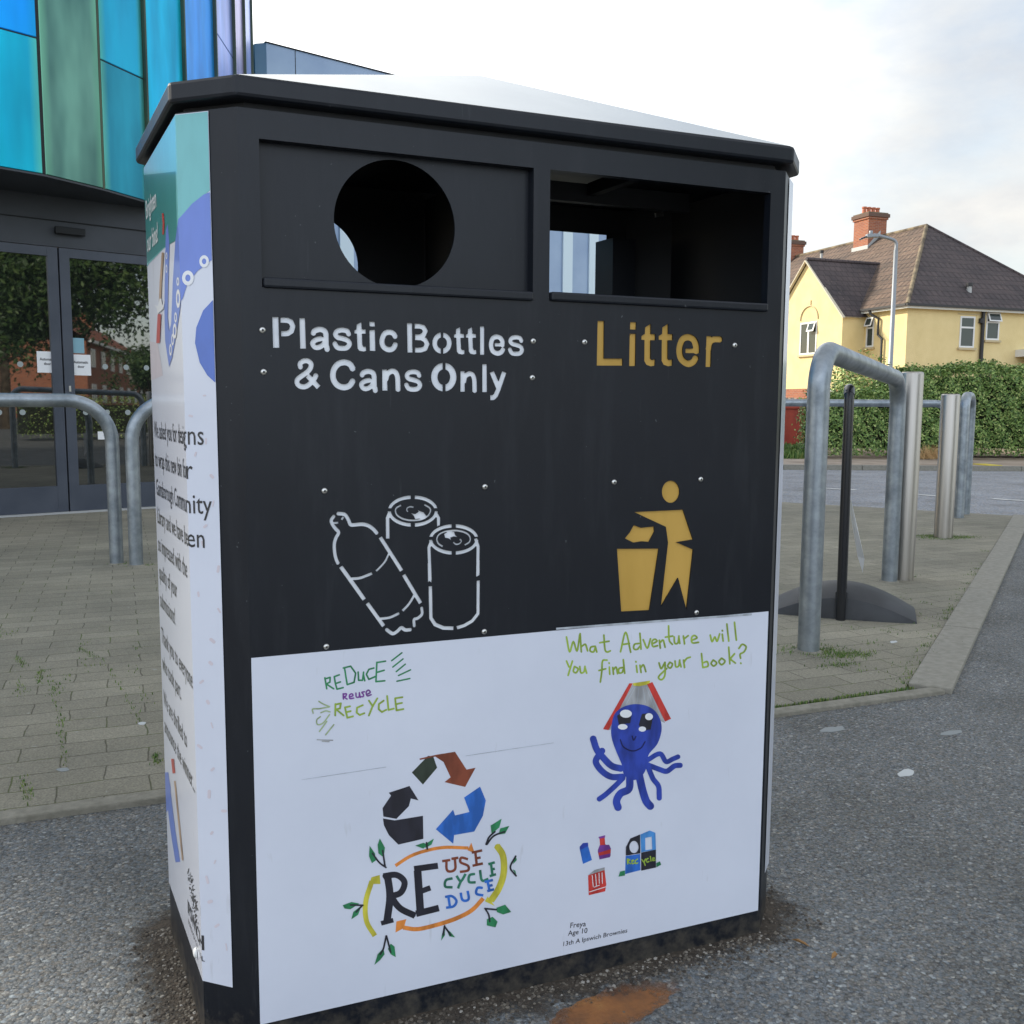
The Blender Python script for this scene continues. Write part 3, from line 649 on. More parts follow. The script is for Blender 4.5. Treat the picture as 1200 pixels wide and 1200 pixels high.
A1.st(36, [(566, 545), (540, 615), (552, 945)]).st(36, [(1008, 522), (1034, 605), (1030, 905)])
A1.fr(400, 660, .15)
A1.st(30, [(690, 0), (693, 152)]).st(30, [(697, 180), (702, 430), (735, 480), (800, 507), (880, 509)]).st(28, [(1071, -20), (1070, 105)]).st(28, [(1072, 135), (1070, 395), (1025, 452), (965, 487), (903, 506)])
for q in ([(690, 140), (720, 165), (690, 172), (675, 160)], [(1050, 112), (1090, 90), (1095, 120), (1055, 140)]): A1.po(q, neg=True)
LP = [[onY(*p)[[0, 2]] for p in l] for l in A1.loops()+A2.loops()]
R1 = (.0261, 1.0347, .4005, 1.2170); R2 = (.4258, 1.0360, .8010, 1.2172)
rect = lambda r: [np.array(p) for p in ((r[0], r[1]), (r[2], r[1]), (r[2], r[3]), (r[0], r[3]))]
outer = rect((0, 0, WD, ZT))
mb = MB(); TH = .0022
fill(mb, [outer, rect(R1), rect(R2)]+LP, lambda a, b: S(a, 0, b), M_bin, (0, -1, 0))
for l in LP+[rect(R1), rect(R2)]:
    n = len(l); vs = [S(p[0], 0, p[1]) for p in l]+[S(p[0], TH, p[1]) for p in l]
    mb.add(vs, [(i, (i+1) % n, n+(i+1) % n, n+i) for i in range(n)], M_bin)
FRONT = binpart(mb, 'front_panel')
# backing plates behind the cut-outs
px2 = lambda x, y: onY(x, y)[[0, 2]]
for nm, m, (a, b), (c, d), lab in (('lettering_plate', M_letter_white, (312, 368), (621, 474), 'white plate reading Plastic Bottles & Cans Only'), ('lettering_plate', M_letter_gold, (692, 368), (852, 440), 'yellow plate reading Litter'),
                             ('pictogram_plate', M_letter_white, (383, 574), (572, 752), 'white bottle and cans pictogram'), ('pictogram_plate', M_letter_gold, (716, 556), (824, 724), 'yellow pictogram of a figure dropping litter')):
    p = px2(a, b); q = px2(c, d); mb = MB(); mb.box((p[0]-.006, TH+.0003, q[1]-.006), (q[0]+.006, TH+.002, p[1]+.006), m)
    binpart(mb, nm, label=lab)
# rivets
for x, y in ((307.6, 386.9), (624.8, 399.8), (309, 435.9), (623.7, 442.7), (685, 400.9), (861, 404.6), (380.2, 575.2), (568.2, 570.5), (382.4, 757.8), (567.5, 740.2), (719.6, 565), (821, 561.7), (816.2, 717.8)):
    p = px2(x, y); mb = MB(); n = 14; prof = [(.0042, 0), (.0039, .0011), (.0028, .0019), (.0014, .0022), (.0012, .0012), (0.0001, .0010)]; vs = []
    for r_, h_ in prof: vs += [(p[0]+r_*cos(2*pi*k/n), -h_-.0001, p[1]+r_*sin(2*pi*k/n)) for k in range(n)]
    fs = [(i*n+j, i*n+(j+1) % n, (i+1)*n+(j+1) % n, (i+1)*n+j) for i in range(3) for j in range(n)]
    mb.add(vs[:4*n], fs, M_rivet, True); fs = [(i*n+j, i*n+(j+1) % n, (i+1)*n+(j+1) % n, (i+1)*n+j) for i in range(2) for j in range(n)]
    mb.add(vs[3*n:], fs, M_bin_in, True); binpart(mb, 'rivet')
# body shell: chamfers, sides, rear with its openings
mb = MB()
for i in range(0, 3):
    a, b = FOOT[i], FOOT[i+1]; mb.quad(S(*a, 0), S(*a, ZT), S(*b, ZT), S(*b, 0), M_bin)
for i in range(4, 7):
    a, b = FOOT[i], FOOT[i+1]; mb.quad(S(*a, 0), S(*a, ZT), S(*b, ZT), S(*b, 0), M_bin)
ins = lambda p: (p[0]+(.012 if p[0] < .4 else -.012), p[1]+(.012 if p[1] < .2 else -.012))
for i in range(8):
    if i == 7: continue
    a, b = ins(FOOT[i]), ins(FOOT[(i+1) % 8])
    if i != 3: mb.quad(S(*a, .0), S(*b, .0), S(*b, ZT+.012), S(*a, ZT+.012), M_bin_in)
a, b = ins(FOOT[3]), ins(FOOT[4]); mb.quad(S(*a, ZT-.03), S(*b, ZT-.03), S(*b, ZT+.012), S(*a, ZT+.012), M_bin_in)
a, b = ins(FOOT[7]), ins(FOOT[0]); mb.quad(S(*a, ZT-.03), S(*b, ZT-.03), S(*b, ZT+.012), S(*a, ZT+.012), M_bin_in)
binpart(mb, 'body')
cX = onY(420, 312, .427)[0]+.096*.427-.084
circ = lambda cx, cz, r, n=64: [np.array((cx+r*cos(2*pi*k/n), cz+r*sin(2*pi*k/n))) for k in range(n)]
rx1 = onY(711, 310, .427)[0]+.096*.427
mb = MB(); holes = [circ(cX, 1.128, .084), rect((.45, 1.05, rx1, 1.217))]
fill(mb, [rect((0, 0, WD, ZT))]+holes, lambda a, b: S(a, .43, b), M_bin, (0, 1, 0)); fill(mb, [rect((0, 0, WD, ZT))]+holes, lambda a, b: S(a, .426, b), M_bin_in, (0, -1, 0))
binpart(mb, 'rear_panel')
# left slot: sunken plate with the round hole; right slot: open
mb = MB(); c0 = onY(467, 259, .016); cx, cz, r = .2075, 1.1285, .0838
fill(mb, [rect(R1), circ(cx, cz, r)], lambda a, b: S(a, .016, b), M_bin, (0, -1, 0))
for k in (R1,):
    for (a, b) in (((k[0], k[1]), (k[0], k[3])), ((k[0], k[3]), (k[2], k[3])), ((k[2], k[3]), (k[2], k[1])), ((k[2], k[1]), (k[0], k[1]))):
        mb.quad(S(a[0], TH, a[1]), S(b[0], TH, b[1]), S(b[0], .016, b[1]), S(a[0], .016, a[1]), M_bin)
l = circ(cx, cz, r); n = len(l); mb.add([S(p[0], .016, p[1]) for p in l]+[S(p[0], .0185, p[1]) for p in l], [(i, (i+1) % n, n+(i+1) % n, n+i) for i in range(n)], M_bin)
binpart(mb, 'bottle_slot')
mb = MB(); k = R2
for (a, b) in (((k[0], k[1]), (k[0], k[3])), ((k[0], k[3]), (k[2], k[3])), ((k[2], k[3]), (k[2], k[1])), ((k[2], k[1]), (k[0], k[1]))):
    mb.quad(S(a[0], TH, a[1]), S(b[0], TH, b[1]), S(b[0], .014, b[1]), S(a[0], .014, a[1]), M_bin)
binpart(mb, 'litter_slot')
for k in (R1, R2):
    mb = MB(); mb.box((k[0]+.001, -.0055, k[1]-.0005), (k[2]-.001, .010, k[1]+.0125), M_bin); mb.v = [S(*p) for p in mb.v]; binpart(mb, 'slot_lip', bevel=.003)
# inside: partition, stiffeners, floor of the chute, ceiling
mb = MB(); mb.box((.411, .03, .9), (.414, .42, ZT-.002), M_bin_in); mb.box((.0, .03, .985), (WD, .424, .99), M_bin_in); mb.box((.02, .02, ZT+.0125), (WD-.02, .41, ZT+.014), M_bin_in)
mb.box((.43, .20, ZT-.03), (.80, .215, ZT), M_bin_in); mb.box((.60, .03, ZT-.02), (.615, .195, ZT), M_bin_in); mb.box((.752, .36, .99), (.80, .42, 1.20), M_bin)
mb.v = [S(*p) for p in mb.v]; binpart(mb, 'inner_partition')
mb = MB(); cpt = onY(768, 252, .30); mb.beam(cpt, cpt+np.array([.016, 0, .003]), .004, .008, M_rivet); binpart(mb, 'glint_catch')  # small steel bar added for the bright glint inside the litter slot
# lid
LO = [(-.004, -.012), (-.0715, .052), (-.0715, .398), (-.004, .446)]; LO = LO+[(WD-x, y) for x, y in LO[::-1]]
mb = MB(); mb.prism([S(x, y, 0)[:2] for x, y in LO], 1.262, 1.288, M_bin); LID = binpart(mb, 'lid', bevel=.0045)
mb = MB(); ap = S(.414, .205, 1.402); LI = [(x+(.004 if x < .4 else -.004), y+(.004 if y < .2 else -.004)) for x, y in LO]; vs = [S(x, y, 1.2884) for x, y in LI]+[ap]
mb.add(vs, [(k, 8, (k+1) % 8) for k in range(8)], M_lidtop); binpart(mb, 'lid_top', LID)
# --- front poster and its drawings
PY = -.0012
P0, P1 = (.0012, .0405), (.8232, .5552)
mb = MB(); mb.box((P0[0], PY, P0[1]), (P1[0], -.0001, P1[1]), M_paper); POST = binpart(mb, 'poster', label='white poster of children\'s drawings on the front')
lay = [0]
def drawn(items, name, label=None):
    mb = MB(); lay[0] = 0
    for art, mname in items:
        lay[0] += 1; y = PY-.00002-.00010*lay[0]
        L = [[onY(*p)[[0, 2]] for p in l] for l in art.loops()]
        fill(mb, L, lambda a, b: (a, y, b), INK[mname], (0, -1, 0))
    return binpart(mb, name, POST, label=label)
def A(ox, oy, sc, res=.2): return Art(res).fr(ox, oy, sc)
def multi(art, w, strokes, sm=True):
    for P in strokes: art.rd(w, P, sm)
    return art
D1 = (340, 750, .26667)
g = multi(A(*D1), 7.5, [[(152, 165), (156, 190), (160, 213)], [(152, 170), (175, 163), (174, 184), (158, 192)], [(158, 192), (190, 213)], [(193, 160), (198, 190), (205, 215), (232, 208)], [(193, 160), (215, 152)], [(200, 190), (220, 183)],
    [(238, 120), (244, 160), (250, 195), (280, 185), (287, 145), (265, 114), (233, 122)], [(298, 140), (300, 176), (317, 176), (322, 140)], [(321, 150), (327, 178)], [(367, 122), (345, 128), (334, 150), (345, 172), (372, 160)], [(380, 97), (376, 182)], [(376, 182), (415, 178)], [(380, 98), (418, 92)], [(378, 142), (412, 132)]], False)
g2 = multi(A(*D1), 6.5, [[(445, 90), (490, 55)], [(450, 118), (495, 82)], [(465, 138), (505, 105)], [(475, 155), (528, 130)], [(468, 180), (525, 168)]])
pu = multi(A(*D1), 6.5, [[(232, 235), (233, 258)], [(232, 237), (246, 235), (243, 246), (234, 248), (249, 258)], [(260, 250), (275, 243), (270, 235), (260, 241), (262, 256), (278, 254)], [(288, 232), (290, 249), (302, 248), (303, 230)], [(303, 232), (307, 251)], [(325, 226), (314, 229), (321, 238), (320, 247), (309, 248)], [(335, 238), (351, 229), (343, 219), (333, 228), (338, 244), (355, 239)]])
li = multi(A(*D1), 8, [[(198, 280), (197, 330)], [(198, 282), (222, 277), (218, 299), (200, 304)], [(202, 304), (234, 330)], [(240, 295), (250, 340), (275, 334)], [(240, 295), (262, 290)], [(245, 316), (265, 311)], [(318, 285), (293, 296), (291, 318), (305, 328), (325, 320)], [(345, 265), (362, 290)], [(382, 255), (360, 292), (345, 330)], [(410, 265), (389, 280), (388, 303), (402, 315), (421, 305)], [(425, 245), (431, 306), (454, 300)], [(460, 255), (466, 308), (496, 302)], [(460, 255), (492, 250)], [(462, 281), (490, 275)]], False)
pl = multi(A(*D1), 6, [[(125, 268), (145, 280), (172, 291)], [(100, 320), (98, 302), (128, 300), (172, 292)], [(134, 318), (155, 310), (174, 314)], [(132, 335), (116, 350), (120, 370), (145, 362), (172, 326)], [(128, 400), (160, 356)], [(155, 415), (191, 370)]])
sm_ = multi(A(*D1), 5, [[(118, 436), (150, 438), (186, 439)], [(140, 443), (170, 445)]])
pe3 = A(0, 0, 1).st(2.4, [(651, 736.5), (880, 719.5)])
pe = multi(A(*D1), 1.8, [[(50, 612), (420, 556)], [(770, 507), (1155, 450)]])
drawn([(g, 'green'), (g2, 'green'), (pu, 'purple'), (li, 'lime'), (pl, 'pale'), (sm_, 'grey'), (pe, 'pencil'), (pe3, 'pencil')], 'handwriting', 'green and purple handwriting reading REDUCE reuse RECYCLE')
D2 = (390, 870, .225)
drawn([(A(*D2).po([(410, 155), (495, 68), (522, 72), (542, 130), (468, 218)]), 'olive'), (A(*D2).po([(450, 82), (540, 62), (635, 47), (695, 140), (742, 130), (688, 230), (580, 205), (612, 180), (575, 100), (532, 72), (452, 90)]), 'brown'),
       (A(*D2).po([(290, 260), (398, 225), (445, 300), (405, 290), (395, 330), (330, 396), (262, 384), (258, 340), (302, 275)]).po([(260, 394), (320, 404), (468, 380), (470, 500), (340, 530), (290, 480), (265, 430)]), 'black'),
       (A(*D2).po([(682, 285), (765, 228), (795, 300), (780, 380), (735, 462), (630, 480), (625, 525), (535, 450), (625, 348), (635, 378), (710, 360)]), 'blue')], 'drawing', 'drawing of a triangle of recycling arrows')
orr = A(*D2).st(17, [(325, 640), (400, 592), (480, 563), (580, 545), (705, 548)], True).po([(700, 560), (720, 520), (737, 574)]).st(22, [(782, 810), (722, 872), (640, 915), (540, 948), (440, 970), (365, 962)], True).po([(325, 988), (330, 930), (382, 918), (368, 965)])
ye = A(*D2).st(34, [(852, 535), (885, 590), (888, 680), (862, 760), (822, 822)], True).po([(790, 825), (805, 800), (842, 850)]).st(26, [(218, 1005), (175, 930), (170, 830), (202, 720)], True).po([(190, 735), (200, 700), (243, 688), (247, 735)])
bk = A(*D2).st(38, [(283, 690), (296, 800), (280, 935)], True).st(24, [(250, 940), (314, 923)]).st(32, [(262, 695), (330, 688), (372, 725), (352, 780), (296, 800)], True).st(34, [(300, 800), (350, 862), (427, 900)], True).st(40, [(440, 665), (455, 885)]).st(32, [(422, 657), (546, 640)]).st(28, [(452, 775), (507, 755)]).st(34, [(432, 890), (551, 860)])
us = A(*D2); [us.st(13, P, True) for P in [[(590, 612), (592, 660), (612, 670), (636, 655), (634, 604)], [(568, 616), (610, 610)], [(616, 604), (652, 598)], [(702, 606), (668, 598), (664, 622), (702, 640), (702, 664), (660, 672)], [(740, 568), (748, 636)], [(722, 572), (776, 560)], [(742, 602), (768, 597)], [(726, 640), (780, 628)]]]
cy = A(*D2); [cy.st(13, P, True) for P in [[(622, 705), (588, 715), (584, 748), (622, 752)], [(642, 692), (665, 720), (690, 682)], [(665, 720), (650, 758)], [(738, 682), (710, 690), (708, 724), (742, 726)], [(765, 662), (775, 716), (808, 708)], [(822, 630), (830, 692)], [(808, 632), (842, 622)], [(822, 660), (842, 655)], [(815, 694), (848, 684)]]]
du = A(*D2); [du.st(13, P, True) for P in [[(600, 800), (608, 852)], [(583, 802), (618, 798), (642, 822), (628, 850), (588, 858)], [(664, 780), (672, 815), (690, 822), (706, 810), (700, 770)], [(778, 755), (752, 755), (746, 785), (782, 794)], [(804, 720), (814, 770)], [(788, 724), (832, 714)], [(806, 746), (830, 740)], [(802, 772), (838, 762)]]]
lf = A(*D2)
for P in [[(190, 535), (218, 575), (222, 612), (202, 626), (187, 590)], [(243, 497), (270, 545), (263, 596), (236, 575), (232, 530)], [(427, 535), (470, 520), (492, 530), (470, 550)], [(525, 498), (512, 530), (480, 546), (482, 525)], [(877, 395), (865, 440), (825, 475), (820, 430)], [(917, 432), (895, 472), (860, 478), (870, 445)],
          [(950, 586), (956, 610), (935, 632)], [(955, 695), (948, 665), (935, 658)], [(50, 845), (95, 828), (137, 836), (90, 866), (60, 862)], [(95, 918), (105, 880), (148, 846), (130, 895)], [(215, 1155), (232, 1100), (262, 1068), (268, 1100), (245, 1130)], [(326, 1115), (300, 1100), (285, 1072), (300, 1045), (320, 1060)],
          [(562, 1030), (568, 990), (582, 968), (582, 1000)], [(635, 1012), (605, 1007), (588, 965), (612, 985)], [(850, 858), (895, 842), (927, 880), (885, 893), (852, 880)], [(800, 918), (830, 905), (856, 930), (845, 960), (800, 950)]]: lf.po(P)
sm2 = A(*D2)
for P in [[(205, 575), (240, 622), (275, 648)], [(258, 560), (270, 640)], [(486, 520), (490, 552)], [(842, 462), (812, 490), (796, 528)], [(892, 462), (835, 485), (800, 528)], [(950, 590), (922, 648), (952, 692)], [(90, 843), (155, 845)], [(120, 880), (150, 848)], [(276, 1005), (262, 1070), (245, 1100)], [(278, 1005), (300, 1090)], [(580, 953), (572, 1000)], [(580, 955), (612, 1000)], [(790, 862), (850, 868)], [(793, 865), (810, 895), (815, 930)]]: sm2.rd(9, P)
drawn([(orr, 'orange'), (ye, 'yellow'), (bk, 'black'), (us, 'brown'), (cy, 'dgreen'), (du, 'blue'), (lf, 'green'), (sm2, 'black')], 'drawing', 'drawing of RE USE CYCLE DUCE ringed by arrows and leaves')
D3 = (640, 730, .21667)
wr = multi(A(*D3), 10, [[(108, 75), (125, 155), (145, 100), (165, 150), (180, 62)], [(182, 57), (188, 155)], [(188, 128), (210, 115), (222, 150)], [(262, 125), (240, 130), (236, 150), (255, 155), (264, 130)], [(264, 126), (272, 156)], [(310, 65), (316, 140), (328, 156), (345, 150)], [(288, 106), (338, 98)],
    [(400, 155), (428, 50), (455, 157)], [(408, 116), (448, 110)], [(500, 110), (476, 115), (472, 138), (490, 142), (505, 125)], [(505, 55), (511, 140)], [(523, 90), (545, 135), (562, 85)], [(572, 112), (597, 98), (586, 87), (571, 98), (575, 126), (600, 122)], [(610, 93), (615, 135)], [(612, 108), (630, 92), (641, 130)], [(660, 15), (663, 90), (680, 115)], [(643, 76), (682, 70)], [(690, 75), (693, 108), (710, 107), (716, 70)], [(716, 80), (721, 110)], [(740, 70), (746, 112)], [(742, 86), (766, 68)], [(786, 93), (813, 80), (800, 67), (785, 78), (788, 106), (822, 104)],
    [(885, 65), (895, 100), (910, 75), (922, 98), (936, 58)], [(950, 60), (955, 97)], [(950, 40), (951, 42)], [(975, 5), (985, 97)], [(1016, -4), (1026, 92)],
    [(108, 205), (122, 237)], [(140, 205), (117, 282)], [(151, 235), (145, 260), (160, 268), (171, 248), (153, 235)], [(180, 235), (186, 268), (203, 262), (208, 234)], [(208, 240), (217, 270)], [(327, 200), (303, 205), (299, 262), (291, 318)], [(284, 256), (320, 247)], [(340, 238), (342, 276)], [(338, 215), (339, 217)], [(358, 240), (362, 276)], [(360, 254), (376, 238), (384, 273)], [(412, 240), (392, 246), (391, 268), (408, 267), (415, 250)], [(415, 198), (423, 271)],
    [(486, 230), (490, 266)], [(483, 208), (484, 210)], [(505, 228), (511, 266)], [(508, 243), (524, 226), (537, 262)], [(608, 215), (620, 246), (640, 212)], [(641, 212), (640, 280), (622, 306), (606, 290), (650, 245)], [(666, 212), (655, 232), (670, 243), (681, 222), (668, 212)], [(695, 205), (699, 235), (714, 232), (720, 200)], [(720, 208), (727, 236)], [(741, 200), (746, 240)], [(742, 214), (757, 192), (777, 184)],
    [(838, 165), (845, 240)], [(845, 216), (868, 208), (873, 232), (847, 240)], [(901, 200), (890, 218), (904, 232), (920, 216), (903, 200)], [(946, 190), (932, 208), (947, 225), (965, 206), (948, 190)], [(985, 130), (991, 220)], [(1016, 166), (992, 194)], [(992, 194), (1021, 216)], [(1040, 137), (1058, 115), (1079, 128), (1068, 155), (1047, 168), (1049, 190)], [(1050, 216), (1051, 218)]])
drawn([(wr, 'lime')], 'handwriting', 'lime handwriting reading What Adventure will You find in your book?')
bkp = A(*D3).po([(465, 332), (558, 325), (640, 540), (598, 520), (540, 450), (490, 436), (430, 450), (375, 500), (345, 578), (330, 575)])
yel = A(*D3).po([(465, 325), (560, 310), (556, 330), (500, 341), (470, 338)])
red = A(*D3).po([(447, 325), (466, 325), (335, 578), (305, 573)]).po([(543, 330), (572, 318), (673, 517), (640, 532)])
pg = multi(A(*D3), 3, [[(480, 345), (430, 440)], [(500, 345), (490, 430)], [(520, 345), (535, 430)], [(540, 345), (585, 470)], [(552, 350), (625, 520)], [(470, 345), (380, 480)], [(560, 370), (600, 380)]])
oc = A(*D3).po([(350, 560), (368, 490), (420, 450), (490, 437), (560, 455), (605, 500), (622, 570), (600, 650), (552, 710), (545, 760), (520, 820), (470, 848), (420, 820), (405, 760), (375, 690), (352, 620)], True)
for w, P in [(36, [(400, 785), (350, 770), (300, 720), (270, 680), (252, 625)]), (34, [(410, 830), (350, 830), (300, 800), (266, 750), (285, 710), (300, 690)]), (28, [(412, 838), (370, 880), (320, 925), (285, 950)]), (40, [(450, 830), (445, 895), (400, 920), (378, 960), (386, 995)]), (42, [(500, 820), (518, 900), (538, 960), (560, 988)]), (28, [(550, 780), (575, 840), (605, 882), (609, 945)]), (28, [(545, 765), (610, 790), (650, 800), (690, 772), (722, 768)]), (26, [(545, 740), (612, 705), (645, 748), (680, 735), (710, 722)])]: oc.rd(w, P)
eye = A(*D3).po([(380, 500), (400, 487), (460, 487), (452, 540), (390, 548)]).po([(515, 490), (550, 486), (574, 510), (562, 575), (520, 580), (497, 550)])
wh = A(*D3).el(428, 489, 32, 22).el(411, 560, 26, 15).el(553, 505, 21, 19).el(517, 572, 20, 14)
smi = multi(A(*D3), 7, [[(398, 630), (415, 668), (462, 690), (508, 675), (532, 640)], [(462, 610), (470, 632), (482, 612)]])
drawn([(bkp, 'grey'), (pg, 'pencil'), (yel, 'yellow'), (red, 'red'), (oc, 'deep'), (eye, 'black'), (wh, 'white'), (smi, 'navy')], 'drawing', 'drawing of a blue octopus with a red book on its head')
D4 = (650, 960, .13333)
bl = A(*D4, .15).po([(215, 250), (245, 212), (285, 207), (325, 355), (245, 390)]).po([(620, 320), (748, 302), (750, 445), (615, 480)])
nv = A(*D4, .15).po([(215, 240), (245, 206), (290, 202), (292, 232), (222, 268)])
rdd = A(*D4, .15).po([(390, 160), (435, 150), (440, 215), (490, 260), (487, 320), (390, 347), (375, 280), (395, 220)]).po([(290, 490), (435, 440), (450, 570), (440, 630), (295, 665)])
pp = A(*D4, .15).po([(380, 152), (441, 137), (438, 157), (388, 168)]).po([(375, 268), (392, 225), (475, 220), (492, 258), (378, 292)]).po([(385, 318), (488, 296), (482, 330), (390, 350)])
wt = multi(A(*D4, .15), 6, [[(325, 490), (335, 590)], [(355, 480), (362, 580)], [(385, 470), (388, 560)], [(412, 465), (415, 560)], [(300, 635), (445, 590)], [(345, 592), (390, 575)]])
gt = A(*D4, .15).po([(290, 488), (345, 442), (435, 418), (435, 442)])
bb = A(*D4, .15).po([(620, 315), (622, 240), (660, 165), (745, 130), (748, 296)]).el(692, 240, 40, 54, True).po([(755, 290), (885, 262), (885, 420), (755, 448)])
sk = A(*D4, .15).po([(749, 130), (830, 95), (880, 115), (885, 262), (755, 286)]).po([(790, 160), (848, 148), (852, 260), (792, 268)], neg=True)
gn = A(*D4, .15).po([(555, 500), (570, 455), (612, 445), (612, 490)]).po([(888, 380), (920, 365), (930, 395), (888, 418)])
sc = multi(A(*D4, .15), 11, [[(632, 345), (636, 388)], [(634, 345), (655, 352), (638, 366), (660, 385)], [(672, 368), (688, 355), (672, 358), (676, 385), (695, 380)], [(722, 345), (702, 360), (706, 384), (724, 378)], [(760, 350), (778, 370), (792, 345)], [(778, 368), (790, 400)], [(815, 340), (800, 350), (806, 372), (822, 366)], [(835, 322), (840, 362)], [(856, 350), (872, 338), (858, 334), (856, 358), (880, 354)]])
drawn([(bl, 'blue'), (nv, 'deep'), (rdd, 'red'), (pp, 'purple'), (wt, 'white'), (gt, 'grey'), (bb, 'black'), (sk, 'sky'), (gn, 'green'), (sc, 'lime')], 'drawing', 'small drawings of a can, a bottle, a box and two recycling banks')
mb = MB()
for txt, (x, y), h, (dx, dy) in (('Freya', (667, 1087), 9, (1, -.12)), ('Age 10', (665, 1096), 8.5, (1, -.16)), ('13th A Ipswich Brownies', (658, 1108.5), 7.6, (1, -.215))):
    k = {'Freya': 8.6, 'Age 10': 8.0, '13th A Ipswich Brownies': 7.55}[txt]
    def fm(a, b): p = onY(x+k*a*dx+b*h*.10, y-h*b+k*a*dy); return (p[0], PY-.0004, p[2])
    text_mesh(mb, txt, fm, INK['text'], .004)
binpart(mb, 'handwriting', POST, label='tiny black handwriting naming the artist')

# --- wrap on the left side, folding round the chamfer
Bc = np.array(S(-.062, .058, 0)); Cc = np.array(S(-.062, .372, 0)); dA = -Bc/np.linalg.norm(Bc); dC = (Cc-Bc)/np.linalg.norm(Cc-Bc)
nA = np.array([dA[1], -dA[0], 0]); nC = np.array([-dC[1], dC[0], 0]); nM = (nA+nC); nM = nM/(nM@nA)
UC = np.linalg.norm(Bc)*.545; US = -np.linalg.norm(Cc-Bc)
def fold(u, z, off):
    n_ = nM if abs(u) < 1e-6 else (nA if u > 0 else nC); return tuple(Bc+(dA if u > 0 else dC)*abs(u)+n_*off+np.array([0, 0, z]))
def side_uz(px, py):
    if px > 208+(py-132.5)*.028234: p = onP(px, py, Bc, nA); return np.array([max((p-Bc)@dA, 1e-5), p[2]])
    p = onP(px, py, Bc, nC); return np.array([-abs((p-Bc)@dC), p[2]])
def fold_mesh(mb, V, Fc, off, m, clip=True):
    bm = bmesh.new(); vs = [bm.verts.new((v[0], v[1], 0)) for v in V]
    for f in Fc:
        try: bm.faces.new([vs[i] for i in f])
        except ValueError: pass
    for co_, no in (((0, 0, 0), (1, 0, 0)),): bmesh.ops.bisect_plane(bm, geom=bm.verts[:]+bm.edges[:]+bm.faces[:], plane_co=co_, plane_no=no, dist=1e-7)
    if clip:
        for co_, no in (((UC-.0006, 0, 0), (1, 0, 0)), ((US+.0012, 0, 0), (-1, 0, 0)), ((0, 1.2496, 0), (0, 1, 0))):
            bmesh.ops.bisect_plane(bm, geom=bm.verts[:]+bm.edges[:]+bm.faces[:], plane_co=co_, plane_no=no, dist=1e-7, clear_outer=True)
    bm.verts.ensure_lookup_table(); bm.faces.ensure_lookup_table()
    P = [fold(v.co.x, v.co.y, off) for v in bm.verts]; out_ = []
    for f in bm.faces:
        i = [v.index for v in f.verts]
        c = f.calc_center_median(); n_ = Vector(nA if c.x > 0 else nC); a, b, d = (Vector(P[k]) for k in i[:3])
        out_.append(i if (b-a).cross(d-a).dot(n_) > 0 else i[::-1])
    bm.verts.index_update(); mb.add(P, out_, m); bm.free()
def bmidx(): pass
mb = MB(); ZB = .0867
fold_mesh(mb, [(US+.001, ZB), (UC, ZB), (UC, 1.2505), (US+.001, 1.2505)], [(0, 1, 2, 3)], .0011, M_wrap, False)
WRAP = binpart(mb, 'wrap', label='white wrap with teal and blue artwork on the left side')
sl_ = [0]
def side_art(items, name, label=None):
    mb = MB(); sl_[0] = 0
    for art, mn in items:
        sl_[0] += 1; L = [[side_uz(*p) for p in l] for l in art.loops()]
        tri = tess(L); V = [tuple(p) for l in L for p in l]
        fold_mesh(mb, V, [tuple(t) for t in tri], .0012+.00012*(1+sl_[0] % 9), mn if not isinstance(mn, str) else M_side[mn])
    return binpart(mb, name, WRAP, label=label)
def glossy(k):
    m = INK[k].copy(); b = m.node_tree.nodes['Principled BSDF']; b.inputs['Coat Weight'].default_value = .6; b.inputs['Coat Roughness'].default_value = .08; b.inputs['Roughness'].default_value = .3; return m
M_side = {k: glossy(k) for k in ('teal', 'dteal', 'pblue', 'pblue2', 'white', 'red', 'tan', 'pink', 'text', 'grey')}
def X(res=.15): return Art(res).fr(0, 0, 1)
tealp = X().po([(164, 196), (164, 330), (175, 310), (192, 292), (208, 280), (214, 262), (228, 238), (250, 221), (262, 216), (262, 116), (208, 118)])
dteal = X().po([(164, 206), (172, 205), (207, 201), (209, 281), (192, 291), (164, 318)])
pb = X().po([(213, 254), (226, 239), (240, 228), (262, 220), (262, 300), (250, 304), (232, 318), (220, 334), (215, 350), (212.5, 362), (208, 392), (203, 420), (199.5, 430), (195, 400), (194, 360), (195, 300), (196, 270), (198, 262), (200, 285), (198.5, 340), (198, 372), (199.5, 388), (202, 380), (204, 330), (207, 282)])
pb2 = X().po([(262, 347), (252, 350), (239, 364), (231, 384), (229.5, 402), (235, 425), (244, 440), (255, 450), (266, 456)], False)
rings = X()
for cx_, cy_, r_ in ((240.3, 306.5, 5.6), (221.3, 326, 6.8)): rings.el(cx_, cy_, r_, r_*1.28).el(cx_, cy_, r_*.45, r_*.6, True)
for cx_, cy_, rx_, ry_ in ((210.2, 330, 1.6, 5), (210.5, 350, 2.4, 11), (207.5, 372, 1.6, 6), (206.5, 388, 2.2, 9), (201.5, 410, 1.5, 7), (196.8, 300, 1, 4), (196.8, 315, 1, 5), (204, 398, 1.5, 7)): rings.el(cx_, cy_, rx_, ry_).el(cx_, cy_, rx_*.45, ry_*.55, True)
brush = X().st(2.6, [(192.5, 296), (190, 330), (189, 356)])
brred = X().st(4, [(188.5, 368), (187.6, 385), (186.8, 402)]).st(2, [(192.5, 250), (193.5, 262), (193, 275)])
star = X().po([(182.5, 357), (187, 359), (189, 350), (191, 350), (192, 358), (195, 351), (193.5, 362), (188.5, 366), (186.5, 369), (185.8, 362)])
